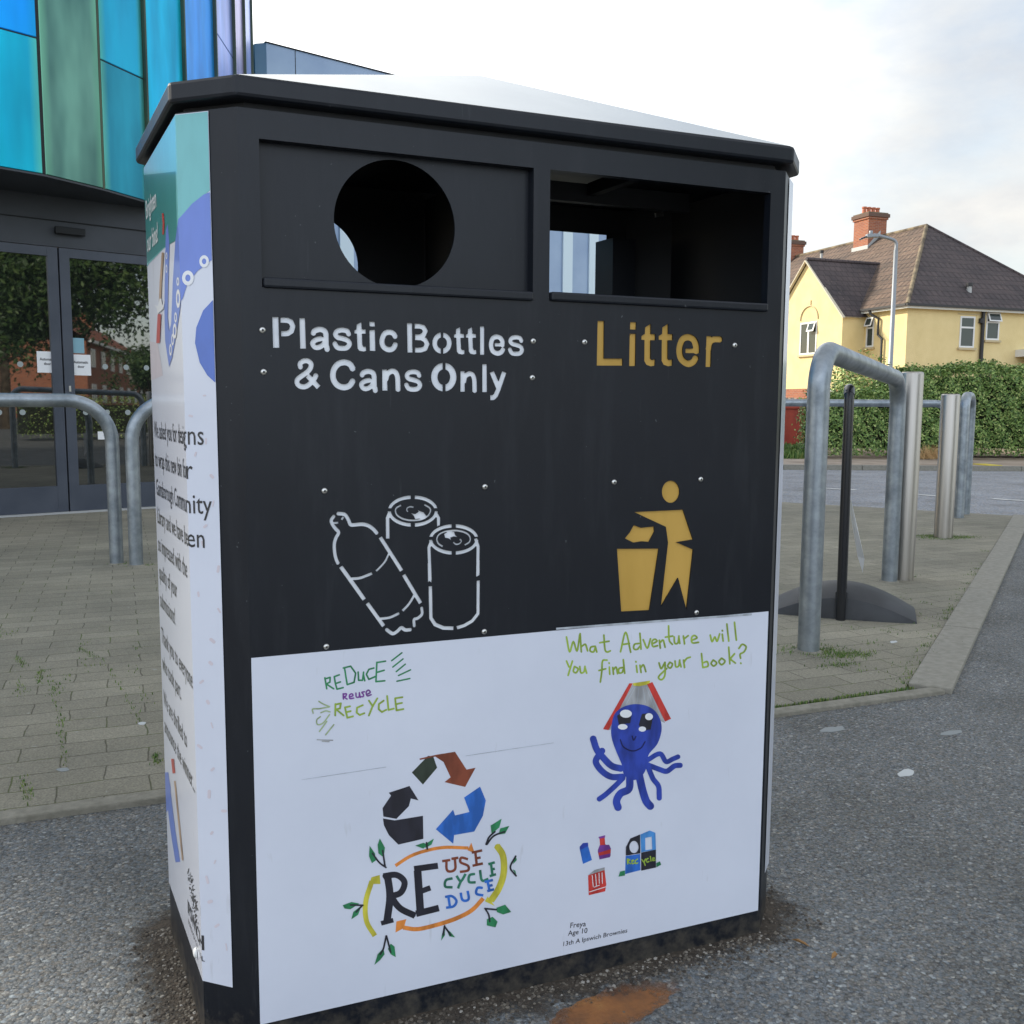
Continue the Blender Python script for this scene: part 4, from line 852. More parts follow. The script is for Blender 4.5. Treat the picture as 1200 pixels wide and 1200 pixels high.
pink = X().po([(176.5, 400), (186, 402), (192, 440), (178, 446)])
side_art([(tealp, 'teal'), (dteal, 'dteal'), (pb, 'pblue'), (pb2, 'pblue2'), (rings, 'white'), (brush, 'tan'), (brred, 'red'), (star, 'white'), (pink, 'pink')], 'artwork', 'teal and blue tentacle artwork')
low = X().st(5.6, [(195.5, 905), (199, 935), (204, 975), (209.5, 1010)], True).po([(193, 910), (197.5, 908), (201, 925), (199, 945), (194, 950)], True)
lowb = X().st(1.9, [(206, 915), (210, 955), (215.3, 1008)]); lowr = X().st(3.2, [(203.3, 889), (205, 906)])
side_art([(low, 'pblue'), (lowb, 'tan'), (lowr, 'red')], 'artwork', 'small paintbrush and tentacle artwork')
conf = X(.2)
for i in range(26):
    y = 460+i*26+rng.uniform(-6, 6); f0 = 208+(y-132.5)*.028234; x = f0+rng.uniform(5, 34); a = rng.uniform(0, pi); l = rng.uniform(1.5, 4)
    conf.rd(rng.uniform(1.5, 4), [(x-l*cos(a)*.5, y-l*sin(a)), (x+l*cos(a)*.5, y+l*sin(a))])
side_art([(conf, 'pink')], 'confetti')
# printed lines, wrapping round the fold
za = side_uz(225, 521)[1]; uR = side_uz(239.5, 512)[0]; uL = US+.017
def tw(t): return max(v[0] for v in text_loops(t)[0])
SXT = (uR-uL)/tw('We asked you for designs'); SZT = .0335
mbt = MB()
z = za
for k, t in enumerate(['We asked you for designs', 'to wrap this new bin for', 'Gainsborough Community', 'Library and we have been', 'so impressed with the', 'quality of your', 'submissions!', None, 'Thank you to everyone', 'who took part.', None, 'We are thrilled to', 'announce the winner...']):
    if t is None: z -= .014; continue
    V, Fc = text_loops(t, .002, 2); fold_mesh(mbt, [(uL+a*SXT, z+b*SZT*1.12) for a, b in V], Fc, .0016, M_side['text']); z -= .0452
binpart(mbt, 'printed_message', WRAP, label='black printed message about the bin designs'); mbt = MB()
zH = side_uz(237, 1112)[1]; uH = side_uz(240, 1105)[0]
for t, zz, sc_, of in (('IPSWICH', zH, .030, .02), ('BOROUGH COUNCIL', zH-.017, .0105, .01)):
    V, Fc = text_loops(t, of, 2); w_ = max(v[0] for v in V); kx = sc_ if t[0] == 'I' else (.030*max(v[0] for v in text_loops('IPSWICH')[0]))/w_
    fold_mesh(mbt, [(uH+(a-w_)*kx, zz+b*sc_) for a, b in V], Fc, .0016, M_side['text'])
binpart(mbt, 'council_name', WRAP); mbt = MB()
for t, zz in (('Brighten', side_uz(190, 236)[1]), ('our bins!', side_uz(190, 280)[1])):
    V, Fc = text_loops(t, .012, 2); fold_mesh(mbt, [(uL+a*.034, zz+b*.040) for a, b in V], Fc, .0026, M_side['white'])
binpart(mbt, 'heading', WRAP, label='white printed heading')
cre = X(.15)
for i in range(80):
    t_ = rng.uniform(0, 1); x0 = 222.5+t_*9+rng.uniform(-2.2, 2.2); y0 = 1022+t_*52+rng.uniform(-8, 8); a = rng.uniform(0, 2*pi); l = rng.uniform(1, 4.5)
    cre.rd(rng.uniform(.5, 1.3), [(x0, y0), (x0+l*.5*cos(a), y0+l*sin(a))])
side_art([(cre, 'text')], 'crest', 'dark council crest')
for dx, dy in ((231.5, 1116),):
    u_, z_ = side_uz(dx, dy); p = Vector(fold(u_, z_, .0018)); mb = MB(); n = 16; vs = []
    for r_, h_ in ((.0075, 0), (.0068, .0025), (.004, .004), (.0002, .0045)): vs += [p+Vector(dC)*r_*cos(2*pi*k/n)+Vector((0, 0, r_*sin(2*pi*k/n)))+Vector(nC)*h_ for k in range(n)]
    mb.add(vs, [(i*n+j, i*n+(j+1) % n, (i+1)*n+(j+1) % n, (i+1)*n+j) for i in range(3) for j in range(n)], M_upvc, True); binpart(mb, 'bolt_cap')
# white wrap on the right side
mb = MB(); pr = [S(WD+.03, .0281, 0), S(WD+.0635, .0575, 0), S(WD+.0635, .371, 0)]
for a, b in zip(pr[:-1], pr[1:]): mb.quad((a[0]+.001, a[1]-.001, ZB), (b[0]+.001, b[1]-.001, ZB), (b[0]+.001, b[1]-.001, 1.2505), (a[0]+.001, a[1]-.001, 1.2505), M_wrap)
binpart(mb, 'wrap', label='white wrap on the right side')

# rust stain and loose grit by the bin foot, also standing in for contact shadow
def blob(px, py, rx, ry, rot, n, jit):
    P = []
    for k in range(n):
        a = 2*pi*k/n; rr = 1+rng.uniform(-jit, jit); x = rx*rr*cos(a); y = ry*rr*sin(a)
        P.append(onZ(px+x*cos(rot)-y*sin(rot), py+x*sin(rot)+y*cos(rot))[:2])
    return P
def flat(name, loops, z, m, **k):
    mb = MB()
    for l in loops:
        a = sum(l[i][0]*l[(i+1) % len(l)][1]-l[(i+1) % len(l)][0]*l[i][1] for i in range(len(l)))
        l = l if a > 0 else l[::-1]; mb.add([(p[0], p[1], z) for p in l], [tuple(range(len(l)))], m)
    return mb.build(name, **k)
flat('rust_stain', [blob(712, 1186, 92, 25, -.40, 60, .10)], .0012, M_rust, kind='structure')
def grit(name, n, sampler, smin, smax, m, flatk=.5, **k):
    mb = MB()
    for _ in range(n):
        x, y = sampler(); r = rng.uniform(smin, smax); a = rng.uniform(0, pi); h = r*flatk
        q = [(r*cos(a+t)*rng.uniform(.6, 1.1), r*sin(a+t)*rng.uniform(.6, 1.1)) for t in (0, 1.3, 2.5, 3.7, 5)]
        vs = [(x+u_, y+v_, 0.0) for u_, v_ in q]+[(x+u_*.6, y+v_*.6, h) for u_, v_ in q]
        mb.add(vs, [(i, (i+1) % 5, 5+(i+1) % 5, 5+i) for i in range(5)]+[(5, 6, 7, 8, 9)], m)
    return mb.build(name, **k)
def soil_shade_build(n, b):
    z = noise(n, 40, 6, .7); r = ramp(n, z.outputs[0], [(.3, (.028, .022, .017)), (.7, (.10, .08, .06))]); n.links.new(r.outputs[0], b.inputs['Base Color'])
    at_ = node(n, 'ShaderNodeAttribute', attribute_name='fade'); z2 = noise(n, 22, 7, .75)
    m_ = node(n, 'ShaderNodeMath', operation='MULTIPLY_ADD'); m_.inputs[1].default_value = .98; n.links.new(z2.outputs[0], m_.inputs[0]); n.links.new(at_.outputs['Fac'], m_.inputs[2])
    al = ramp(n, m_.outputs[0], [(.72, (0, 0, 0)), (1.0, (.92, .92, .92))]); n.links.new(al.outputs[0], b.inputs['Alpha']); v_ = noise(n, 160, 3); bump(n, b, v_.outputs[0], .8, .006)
M_soil_shade = mat('soil_and_contact_shade', rough=.95, build=soil_shade_build)  # dark earth ring fading outward, doubling as painted contact shadow
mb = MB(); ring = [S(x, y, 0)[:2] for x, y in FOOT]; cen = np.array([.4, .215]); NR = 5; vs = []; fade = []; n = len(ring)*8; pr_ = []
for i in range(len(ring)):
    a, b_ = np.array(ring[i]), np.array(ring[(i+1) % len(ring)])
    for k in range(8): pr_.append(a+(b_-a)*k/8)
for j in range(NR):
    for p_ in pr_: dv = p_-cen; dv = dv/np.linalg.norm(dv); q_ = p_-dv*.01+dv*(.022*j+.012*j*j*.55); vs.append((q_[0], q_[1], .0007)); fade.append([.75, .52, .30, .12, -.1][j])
mb.add(vs, [(j*n+i, (j+1)*n+i, (j+1)*n+(i+1) % n, j*n+(i+1) % n)[::1] for j in range(NR-1) for i in range(n)], M_soil_shade)
so_ = mb.build('soil_contact_shade', kind='structure'); at2 = so_.data.attributes.new('fade', 'FLOAT', 'POINT'); at2.data.foreach_set('value', fade)
def along_bin():
    t = rng.uniform(0, 1)
    if t < .62: return rng.uniform(-.02, .86), -abs(rng.normal(0, .030))-.002
    if t < .9:
        q = rng.uniform(0, 1); d = abs(rng.normal(0, .03)); return -.064-.03*q-d, .05+.33*q
    return rng.uniform(.84, .95), rng.uniform(-.02, .3)
grit('gravel', 2600, along_bin, .0012, .0045, M_dirt, .5, kind='stuff', label='loose grit gathered along the foot of the bin')
mb = MB()
def dryleaf(px, py, l):
    c = onZ(px, py); a = rng.uniform(0, pi); d = np.array([cos(a), sin(a)]); w = np.array([-sin(a), cos(a)])*.42
    pts = [(-1, 0, .002), (-.4, .8, .008), (.4, .7, .010), (1, 0, .004), (.4, -.7, .006), (-.4, -.8, .004)]
    return [(c[0]+(p*d[0]+q*w[0])*l, c[1]+(p*d[1]+q*w[1])*l, z) for p, q, z in pts]+[(c[0], c[1], .003)]
LEAFS = [((938, 1107), .016, 'curled brown dead leaf right of the bin foot'), ((978, 1123), .009, 'small orange-brown leaf fragment on the asphalt'), ((1000, 838), .0, '')]
for (px, py), l, lab in LEAFS[:2]:
    V = dryleaf(px, py, l); MB().add(V, [(0, 6, 1), (1, 6, 2), (2, 6, 3), (3, 6, 4), (4, 6, 5), (5, 6, 0)], M_leaf_dry).build('dead_leaf', label=lab, category='leaf') if False else tagp(MB().add(V, [(0, 6, 1), (1, 6, 2), (2, 6, 3), (3, 6, 4), (4, 6, 5), (5, 6, 0)], M_leaf_dry).build('dead_leaf'), lab, 'leaf')
def scrap(name, px, py, rx, ry, lab, m, cat='litter', z=.0015, base=0.0):
    l = blob(px, py, rx, ry, -.1, 14, .22); mb = MB(); n = len(l)
    a = sum(l[i][0]*l[(i+1) % n][1]-l[(i+1) % n][0]*l[i][1] for i in range(n)); l = l if a > 0 else l[::-1]
    mb.prism([tuple(p) for p in l], base+.0003, base+z, m); return tagp(mb.build(name), lab, cat)
scrap('paper_scrap', 1062, 906, 10, 4, 'small white paper scrap on the asphalt right of the bin', M_litterbit)
scrap('chewing_gum', 977, 855, 14, 3.2, 'pale flattened gum spot just below the pavement edging', M_gum, 'gum')
scrap('chewing_gum', 1116, 859, 14, 2.6, 'pale gum spot on asphalt below the kerb corner', M_gum, 'gum')
scrap('paper_scrap', 1047, 756, 4.5, 1.2, 'tiny white scrap on paving near the kerb', M_litterbit, base=.012)
scrap('paper_scrap', 167, 853, 4.5, 1.6, 'tiny white scrap on paving beside the bin', M_litterbit, base=.012)
scrap('paper_scrap', 74, 908, 8, 2, 'pale flat scrap on paving at far left', M_gum, base=.012)

# moss and grass tufts in the joints
def tufts(name, spots, m, h0, h1, n_per, **k):
    mb = MB()
    for (x, y, sx, sy, n) in spots:
        for _ in range(int(n*n_per)):
            px_, py_ = x+rng.normal(0, sx), y+rng.normal(0, sy); a = rng.uniform(0, 2*pi); h = rng.uniform(h0, h1); w = h*.13+.0008; le = rng.uniform(.1, .7)*h
            d = np.array([cos(a), sin(a)]); q = np.array([-d[1], d[0]])*w
            mb.add([(px_-q[0], py_-q[1], .008), (px_+q[0], py_+q[1], .008), (px_+d[0]*le*.5+q[0]*.7, py_+d[1]*le*.5+q[1]*.7, .012+h*.6), (px_+d[0]*le, py_+d[1]*le, .012+h)], [(0, 1, 2, 3)], m)
    return mb.build(name, **k)
sp = []
for (px, py, a, b, n) in ((930, 764, .09, .03, 3), (975, 770, .05, .03, 5), (1000, 772, .05, .02, 4), (985, 783, .05, .015, 2), (1106, 632, .10, .05, 11), (1090, 630, .07, .03, 5), (1130, 632, .07, .03, 4), (960, 766, .05, .02, 2), (1064, 679, .05, .02, .4), (150, 663, .05, .02, 1.0), (170, 665, .05, .02, .8)):
    p = onZ(px, py); sp.append((p[0], p[1], a, b, n))
for _ in range(130):
    t = rng.uniform(0, 1)
    if t < .45: sp.append((rng.uniform(1.3, 2.12), .982+rng.normal(0, .004), .02, .004, .14))
    elif t < .75: u_ = abs(rng.normal(0, 1.3)); q = kin+KD*u_+KN*.01; sp.append((q[0], q[1], .02, .02, .18))
    elif t < .87: p = onZ(rng.uniform(0, 170), rng.uniform(740, 830)); sp.append((p[0], p[1], .012, .04, .22))
    else: p = onZ(rng.uniform(960, 1100), rng.uniform(690, 790)); sp.append((p[0], p[1], .012, .04, .18))
for (xa, ya, xb, yb_) in ((56, 790, 72, 850), (72, 850, 76, 900), (130, 790, 165, 850), (20, 775, 28, 785), (95, 765, 112, 775), (45, 805, 47, 790), (26, 920, 33, 945), (182, 890, 184, 900)):
    for t_ in np.linspace(0, 1, 9): p = onZ(xa+(xb-xa)*t_, ya+(yb_-ya)*t_); sp.append((p[0], p[1], .006, .014, .11))
tufts('grass', sp, M_grass, .003, .010, 80, kind='stuff', label='short grass and moss growing in paving joints')

# ================================================================== barriers, bollards, sign stand
def hoop(a, b, h, r, R, lab, grp='galvanised cycle hoops on the paving', hb=None):
    hb = hb or h
    c = ((a[0]+b[0])/2, (a[1]+b[1])/2, 0); t = empty('cycle_hoop', c); tagp(t, lab, 'barrier', grp)
    A_ = Vector((a[0]-c[0], a[1]-c[1], 0)); B_ = Vector((b[0]-c[0], b[1]-c[1], 0)); Z = Vector((0, 0, 1))
    MB().tube(arc_path([A_, A_+Z*h, B_+Z*hb, B_], R, 14), r, M_galv, 28, False).build('tube', t)
    for q in (A_, B_):
        n = 24; mb = MB(); vs = [(q.x+(r+d)*cos(2*pi*k/n), q.y+(r+d)*sin(2*pi*k/n), z) for d, z in ((.012, .006), (.010, .014), (.0, .018)) for k in range(n)]
        mb.add(vs, [(i*n+j, i*n+(j+1) % n, (i+1)*n+(j+1) % n, (i+1)*n+j) for i in range(2) for j in range(n)], M_kerb2, True).build('collar', t)
    return t
G2 = lambda x, y: tuple(onZ(x, y)[:2])
hoop((2.132, 1.478), (3.45, 2.475), 1.092, .0385, .145, 'nearest galvanised hoop, right of the bin, in front of the sign stand', hb=1.03)
hoop((6.07, 4.49), (6.34, 4.68), .985, .038, .10, 'small distant galvanised hoop beside the far steel bollard')
RB = CAM+ray(1114, 473)*(10/(ray(1108, 473)@_f)); RA = CAM+ray(800, 473)*(10/(ray(800, 473)@_f))
hoop(tuple(RA[:2]), tuple(RB[:2]), .94, .038, .16, 'long low galvanised hoop running across behind the other barriers')
LB = onZ(137, 663)[:2]; LA = np.array([-1.66, 4.12])
hoop(tuple(LA), tuple(LB), .905, .036, .22, 'galvanised hoop at far left in front of the glass doors')
RB2 = onZ(160, 665)[:2]
hoop(tuple(RB2), (RB2[0]+1.3, RB2[1]+.42), .905, .036, .22, 'galvanised hoop half hidden behind the left of the bin')
def bollard(px, py, h, r, lab, groove):
    c = onZ(px, py); t = empty('bollard', (c[0], c[1], 0)); tagp(t, lab, 'bollard', 'stainless steel bollards')
    n = 40; prof = [(r, .0), (r, h-.012), (r-.002, h-.005), (r-.008, h), (.0005, h+.001)]; vs = [(a*cos(2*pi*k/n), a*sin(2*pi*k/n), z) for a, z in prof for k in range(n)]
    MB().add(vs, [(i*n+j, i*n+(j+1) % n, (i+1)*n+(j+1) % n, (i+1)*n+j) for i in range(len(prof)-1) for j in range(n)], M_stain, True).build('post', t)
    return t
bollard(1057, 681, 1.07, .055, 'taller steel bollard just behind the nearest hoop', True)
bollard(1105, 632, .985, .060, 'shorter steel bollard with grass at its foot', False)

# pavement sign stand
sc0 = onZ(986, 727); sb = (sc0[0], sc0[1]); hd = math.atan2(ray(988, 600)[0], ray(988, 600)[1])     # heading away from the camera
ST = empty('sign_stand', (sb[0], sb[1], .012), -hd); tagp(ST, 'black rubber domed sign stand with a bent black post', 'sign stand')
mb = MB(); R_, cy_ = .335, .155; nr, na = 16, 56
def hgt(x, y): d2 = (x*x+(y-cy_)**2)/R_**2; return .122*max(0.0, 1-d2)**1.2+.006
front = lambda x: -.006-.02*(1-(x/.29)**2)
vs = []; fs = []
NX, NY = 60, 40
for i in range(NX+1):
    x = -.292+.584*i/NX; y0 = front(x); y1 = cy_+math.sqrt(max(R_**2-x*x, .0001))-.001
    for j in range(NY+1):
        t = j/NY; y = y0+(y1-y0)*t; vs.append((x, y, hgt(x, y)))
for i in range(NX):
    for j in range(NY): a = i*(NY+1)+j; fs.append((a, a+NY+1, a+NY+2, a+1))
mb.add(vs, fs, M_rubber, True)
vs = [];
for i in range(NX+1):
    x = -.292+.584*i/NX; y0 = front(x); vs += [(x, y0, hgt(x, y0)), (x, y0-.004, hgt(x, y0)*.93), (x, y0-.012, 0)]
mb.add(vs, [(i*3+k, (i*3+k)+1, (i*3+k)+4, (i*3+k)+3) for i in range(NX) for k in range(2)], M_rubber, True)
mb.build('rubber_base', ST)
mb = MB(); mb.box((-.028, -.045, 0), (.020, -.028, .118), M_rubber); mb.build('post_socket', ST, bevel=.004)
mb = MB(); tp = .965; lean = .055
P = [(-.004, -.050, .0), (-.006, -.050, .5), (-.007, -.048, .80), (-.008, -.040, .915), (-.008, -.010, .948), (-.008, .02, .952), (-.007, .05, .940), (-.006, .06, .90), (-.004, .06, .5), (-.002, .06, .10)]
MB().tube([tuple(p) for p in smooth_pts(P)], .019, M_black_paint, 20).build('post', ST)
MB().tube([(-.008, -.036, .925), (-.008, -.010, .948), (-.008, .02, .953), (-.008, .045, .943)], .0215, M_black_paint, 20).build('handle', ST)
mb = MB(); q = lambda px, py, d: CAM+ray(px, py)*(d/(ray(px, py)@_f))
V = [q(995, 583, 4.25), q(998, 588, 4.2), q(1004, 618, 4.2), (q(1013, 655, 4.2)), q(1011, 671, 4.2), q(1005, 652, 4.25), q(997, 606, 4.28)]
mb.add(list(V)+[v+np.array([.003, .004, 0]) for v in V], [tuple(range(6, -1, -1)), tuple(range(7, 14))]+[(i, (i+1) % 7, 7+(i+1) % 7, 7+i) for i in range(7)], M_film)
o = mb.build('plastic_sheet'); tagp(o, 'limp translucent plastic sheet hanging behind the sign stand post', 'sheet')

# ================================================================== library on the left
HB = 2.5
FP = [np.array(onZ(px, py, HB)[:2]) for px, py in ((-45, 190), (0, 195), (52, 204), (122, 221), (173.5, 236))]
d_ = FP[2]-FP[1]; FP[0] = FP[1]-d_/np.linalg.norm(d_)*.22; 
pts = [FP[2]-(FP[2]-FP[1])/np.linalg.norm(FP[2]-FP[1])*.50, FP[2], FP[3], FP[4]]
p = FP[4]
for px, hdg in ((214, 56), (251, 64), (273, 71), (285, 76), (294, 79.5)):
    r_ = ray(px, 80); d2 = np.array([cos(radians(hdg)), sin(radians(hdg))]); t, s = np.linalg.solve(np.array([[r_[0], -d2[0]], [r_[1], -d2[1]]]), p-CAM[:2]); p = p+s*d2; pts.append(p)
for hdg, L in ((86, 2.2), (96, 2.4), (108, 2.4), (122, 2.5)): p = p+np.array([cos(radians(hdg)), sin(radians(hdg))])*L; pts.append(p)
pre = []; q0 = pts[0]
for hdg in (34, 29, 25, 21, 17, 13, 10, 8): q0 = q0-np.array([cos(radians(hdg)), sin(radians(hdg))])*.5; pre.append(q0)
pts = pre[::-1]+pts; NP = len(pre); TOPZ = 7.6
da = np.array(onZ(0, 608)[:2]); db = np.array(onZ(178, 597)[:2]); dd = (db-da)/np.linalg.norm(db-da); dn = np.array([dd[1], -dd[0]])     # door line, dn toward the camera
LIB = empty('library_building', (0, 9, 0)); tagp(LIB, 'library with iridescent blue-green metal panels above a glazed entrance', 'building'); LOFF = Vector((0, -9, 0))
def libpart(mb, name, parent=LIB, **k): mb.v = [tuple(Vector(p)+LOFF) for p in mb.v]; return mb.build(name, parent, **k)
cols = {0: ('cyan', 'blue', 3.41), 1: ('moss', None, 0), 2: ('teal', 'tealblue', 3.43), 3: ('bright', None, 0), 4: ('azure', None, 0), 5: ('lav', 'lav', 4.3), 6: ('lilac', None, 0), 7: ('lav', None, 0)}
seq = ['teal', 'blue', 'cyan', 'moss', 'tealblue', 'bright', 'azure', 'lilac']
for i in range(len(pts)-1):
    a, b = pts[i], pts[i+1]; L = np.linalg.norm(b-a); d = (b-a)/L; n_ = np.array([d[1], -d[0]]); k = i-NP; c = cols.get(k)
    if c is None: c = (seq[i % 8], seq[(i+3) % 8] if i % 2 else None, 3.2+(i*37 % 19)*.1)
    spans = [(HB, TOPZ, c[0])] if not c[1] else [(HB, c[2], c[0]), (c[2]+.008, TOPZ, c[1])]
    g = .012; fin = .035 if k >= 2 else .004
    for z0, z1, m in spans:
        # panel is a shallow folded tray in its own frame so its film hue and painted dark reflections vary across it
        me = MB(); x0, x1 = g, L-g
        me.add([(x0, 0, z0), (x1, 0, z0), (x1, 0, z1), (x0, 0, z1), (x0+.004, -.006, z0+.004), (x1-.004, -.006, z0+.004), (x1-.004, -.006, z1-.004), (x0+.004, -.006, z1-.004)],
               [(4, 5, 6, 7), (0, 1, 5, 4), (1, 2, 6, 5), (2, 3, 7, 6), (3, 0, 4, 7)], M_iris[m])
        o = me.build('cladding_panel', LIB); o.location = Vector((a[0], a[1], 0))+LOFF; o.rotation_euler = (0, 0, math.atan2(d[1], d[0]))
    mb = MB(); mb.prism([tuple(a), tuple(b), tuple(b-n_*.10), tuple(a-n_*.10)], HB+.003, TOPZ-.003, M_seam)
    libpart(mb, 'backing_wall')
    if k >= 1:
        mb = MB(); mb.prism([tuple(b-d*.012), tuple(b+d*.008), tuple(b+d*.008+n_*fin), tuple(b-d*.012+n_*fin)], HB-.002, TOPZ+.01, M_fin); libpart(mb, 'edge_fin')
# soffit, roof slab, entrance fascia
wall0 = da-dd*5.5; wall1 = da+dd*1.5
mb = MB(); mb.prism([tuple(p) for p in pts]+[tuple(wall1-dn*6), tuple(wall0-dn*6)], HB-.015, HB-.002, M_fascia); libpart(mb, 'soffit')
mb = MB(); mb.prism([tuple(p) for p in pts]+[tuple(wall1-dn*6), tuple(wall0-dn*6)], TOPZ-.2, TOPZ-.01, M_fascia); libpart(mb, 'roof')
W_ = lambda s_, o_=0.0: tuple(da+dd*s_+dn*o_)
def wallbox(mb, s0, s1, o0, o1, z0, z1, m): mb.prism([W_(s0, o0), W_(s1, o0), W_(s1, o1), W_(s0, o1)], z0, z1, m)
mb = MB(); wallbox(mb, -5.5, 1.5, -.3, .03, 2.104, HB-.015, M_fascia); wallbox(mb, -5.5, 1.5, .03, .045, 2.30, 2.305, M_seam); libpart(mb, 'entrance_fascia')
mb = MB(); wallbox(mb, 1.35, 1.5, -.3, .0, .012, 2.10, M_fascia); libpart(mb, 'side_wall'); mb = MB(); wallbox(mb, -5.5, -2.6, -.3, 0, .012, 2.10, M_fascia); libpart(mb, 'side_wall')
mb = MB(); mb.prism([W_(-5.4, -.32), W_(1.45, -.32), W_(1.45, -5.8), W_(-5.4, -5.8)], .013, .03, M_seam); wallbox(mb, -5.4, 1.45, -5.9, -5.8, .03, HB-.015, M_seam); libpart(mb, 'interior')
s_of = lambda px, py: float((onP(px, py, (da[0], da[1], 0), (dn[0], dn[1], 0))[:2]-da)@dd)
sm = s_of(74, 450); sR = s_of(170, 450)+.05
def door(s0, s1, name_lab):
    D = empty('door', Vector((*W_((s0+s1)/2), 0))+LOFF); D.parent = LIB; tagp(D, name_lab); o0 = Vector((*W_((s0+s1)/2), 0))
    def part(mb, nm): mb.v = [tuple(Vector(p)-o0) for p in mb.v]; return mb.build(nm, D)
    mb = MB(); f = .075
    wallbox(mb, s0, s0+f, -.03, .025, .03, 2.10, M_frame); wallbox(mb, s1-f, s1, -.03, .025, .03, 2.10, M_frame); wallbox(mb, s0+f, s1-f, -.028, .023, .03, .235, M_frame); wallbox(mb, s0+f, s1-f, -.028, .023, 2.03, 2.10, M_frame)
    part(mb, 'door_frame')
    mb = MB(); wallbox(mb, s0+f-.01, s1-f+.01, -.008, .002, .23, 2.035, M_glass); part(mb, 'door_glass')
    mb = MB(); n = 20
    for z in (1.19, .82):
        w = s1-s0-2*f; k_ = max(3, int(w/.17))
        for i in range(k_):
            s_ = s0+f+.08+i*.165
            if s_ > s1-f-.05: break
            c = W_(s_, .0035); vs = [(c[0]+dd[0]*.022*cos(2*pi*j/n), c[1]+dd[1]*.022*cos(2*pi*j/n), z+.022*sin(2*pi*j/n)) for j in range(n)]
            mb.add(vs, [tuple(range(n))], M_dot)
    part(mb, 'glass_marking')
    return D, part
D1_, p1 = door(sm-1.12, sm-.006, 'left glass door leaf'); D2_, p2 = door(sm+.006, sm+1.06, 'right glass door leaf')
door(sm-2.2, sm-1.135, 'glass side screen')
for (s0, z0, pp_) in ((s_of(42, 400), 1.13, p1), (s_of(82, 404), 1.115, p2)):
    mb = MB(); w = .15; wallbox(mb, s0, s0+w, .0045, .0055, z0, z0+.165, M_sign_white)
    for r, t in enumerate(('Automatic', 'door')):
        V, Fc = text_loops(t, .03, 2); ww = max(v[0] for v in V); k = .118/4.6
        P = [(*(da+dd*(s0+w/2+(a-ww/2)*k)+dn*.0062), z0+.095-r*.035+b*k*1.15) for a, b in V]; mb.add(P, Fc, INK['text'])
    pp_(mb, 'notice')
mb = MB(); s0 = s_of(82, 385); wallbox(mb, s0, s0+.10, .0045, .0055, 1.29, 1.41, mat('blue_notice', (.20, .38, .46), .5)); p2(mb, 'notice')
mb = MB(); s0 = s_of(115, 525); wallbox(mb, s0, s0+.085, .0045, .0055, .60, .665, M_sign_white); p2(mb, 'notice')
mb = MB(); wallbox(mb, sm+.035, sm+.05, .025, .032, .985, 1.03, M_rivet); p2(mb, 'lock')
mb = MB(); s0, s1 = s_of(62, 275), s_of(97, 281); wallbox(mb, s0, s1, .046, .085, 2.20, 2.255, M_seam); libpart(mb, 'door_sensor', bevel=.006)
mb = MB(); wallbox(mb, -5.5, 1.5, -.05, .05, .0125, .028, mat('threshold_strip', (.42, .43, .44), .5, .5)); libpart(mb, 'threshold')
# rear wing
w0 = np.array([1.70, 12.2]); wd = np.array([.956, .292]); wn_ = np.array([wd[1], -wd[0]]); LW = 8.2
c0 = CAM+ray(312, 50)*(13/(ray(312, 50)@_f)); c1 = c0[:2]; c298 = CAM+ray(298.5, 60)*(13.04/(ray(298.5, 60)@_f))
WING = empty('library_wing', (c1[0]+4, c1[1]+1.2, 0)); tagp(WING, 'grey-blue flat-roofed wing rising behind the left of the bin lid', 'building'); WO = Vector((-c1[0]-4, -c1[1]-1.2, 0))
mb = MB(); zt = c0[2]; far = np.array([-.3, 3.0])
mb.prism([tuple(c1), tuple(c1+wd*LW), tuple(c1+wd*LW+far), tuple(np.array([c298[0]-.4, c298[1]+2.6])), tuple(np.array([c298[0], c298[1]]))], 0, zt, M_wing); mb.v = [tuple(Vector(p)+WO) for p in mb.v]; mb.build('wall', WING)
mb = MB(); e0 = c1-wd*.02+wn_*.02
mb.prism([tuple(e0), tuple(c1+wd*(LW+.03)+wn_*.02), tuple(c1+wd*(LW+.03)-wn_*.2), tuple(c1-wn_*.2)], zt, zt+.012, M_seam); mb.v = [tuple(Vector(p)+WO) for p in mb.v]; mb.build('coping', WING)
for i in range(12):
    s_ = .45+i*.62
    mb = MB(); mb.prism([tuple(c1+wd*s_+wn_*.004), tuple(c1+wd*(s_+.22)+wn_*.004), tuple(c1+wd*(s_+.22)+wn_*.03), tuple(c1+wd*s_+wn_*.03)], .3, 4.3, M_wing_light); mb.v = [tuple(Vector(p)+WO) for p in mb.v]; mb.build('light_strip', WING)
mb = MB(); mb.prism([tuple(c1+wd*.42+wn_*.0006), tuple(c1+wd*.43+wn_*.0006), tuple(c1+wd*.43+wn_*.0025), tuple(c1+wd*.42+wn_*.0025)], 3.5, zt, M_seam); mb.v = [tuple(Vector(p)+WO) for p in mb.v]; mb.build('panel_joint', WING)

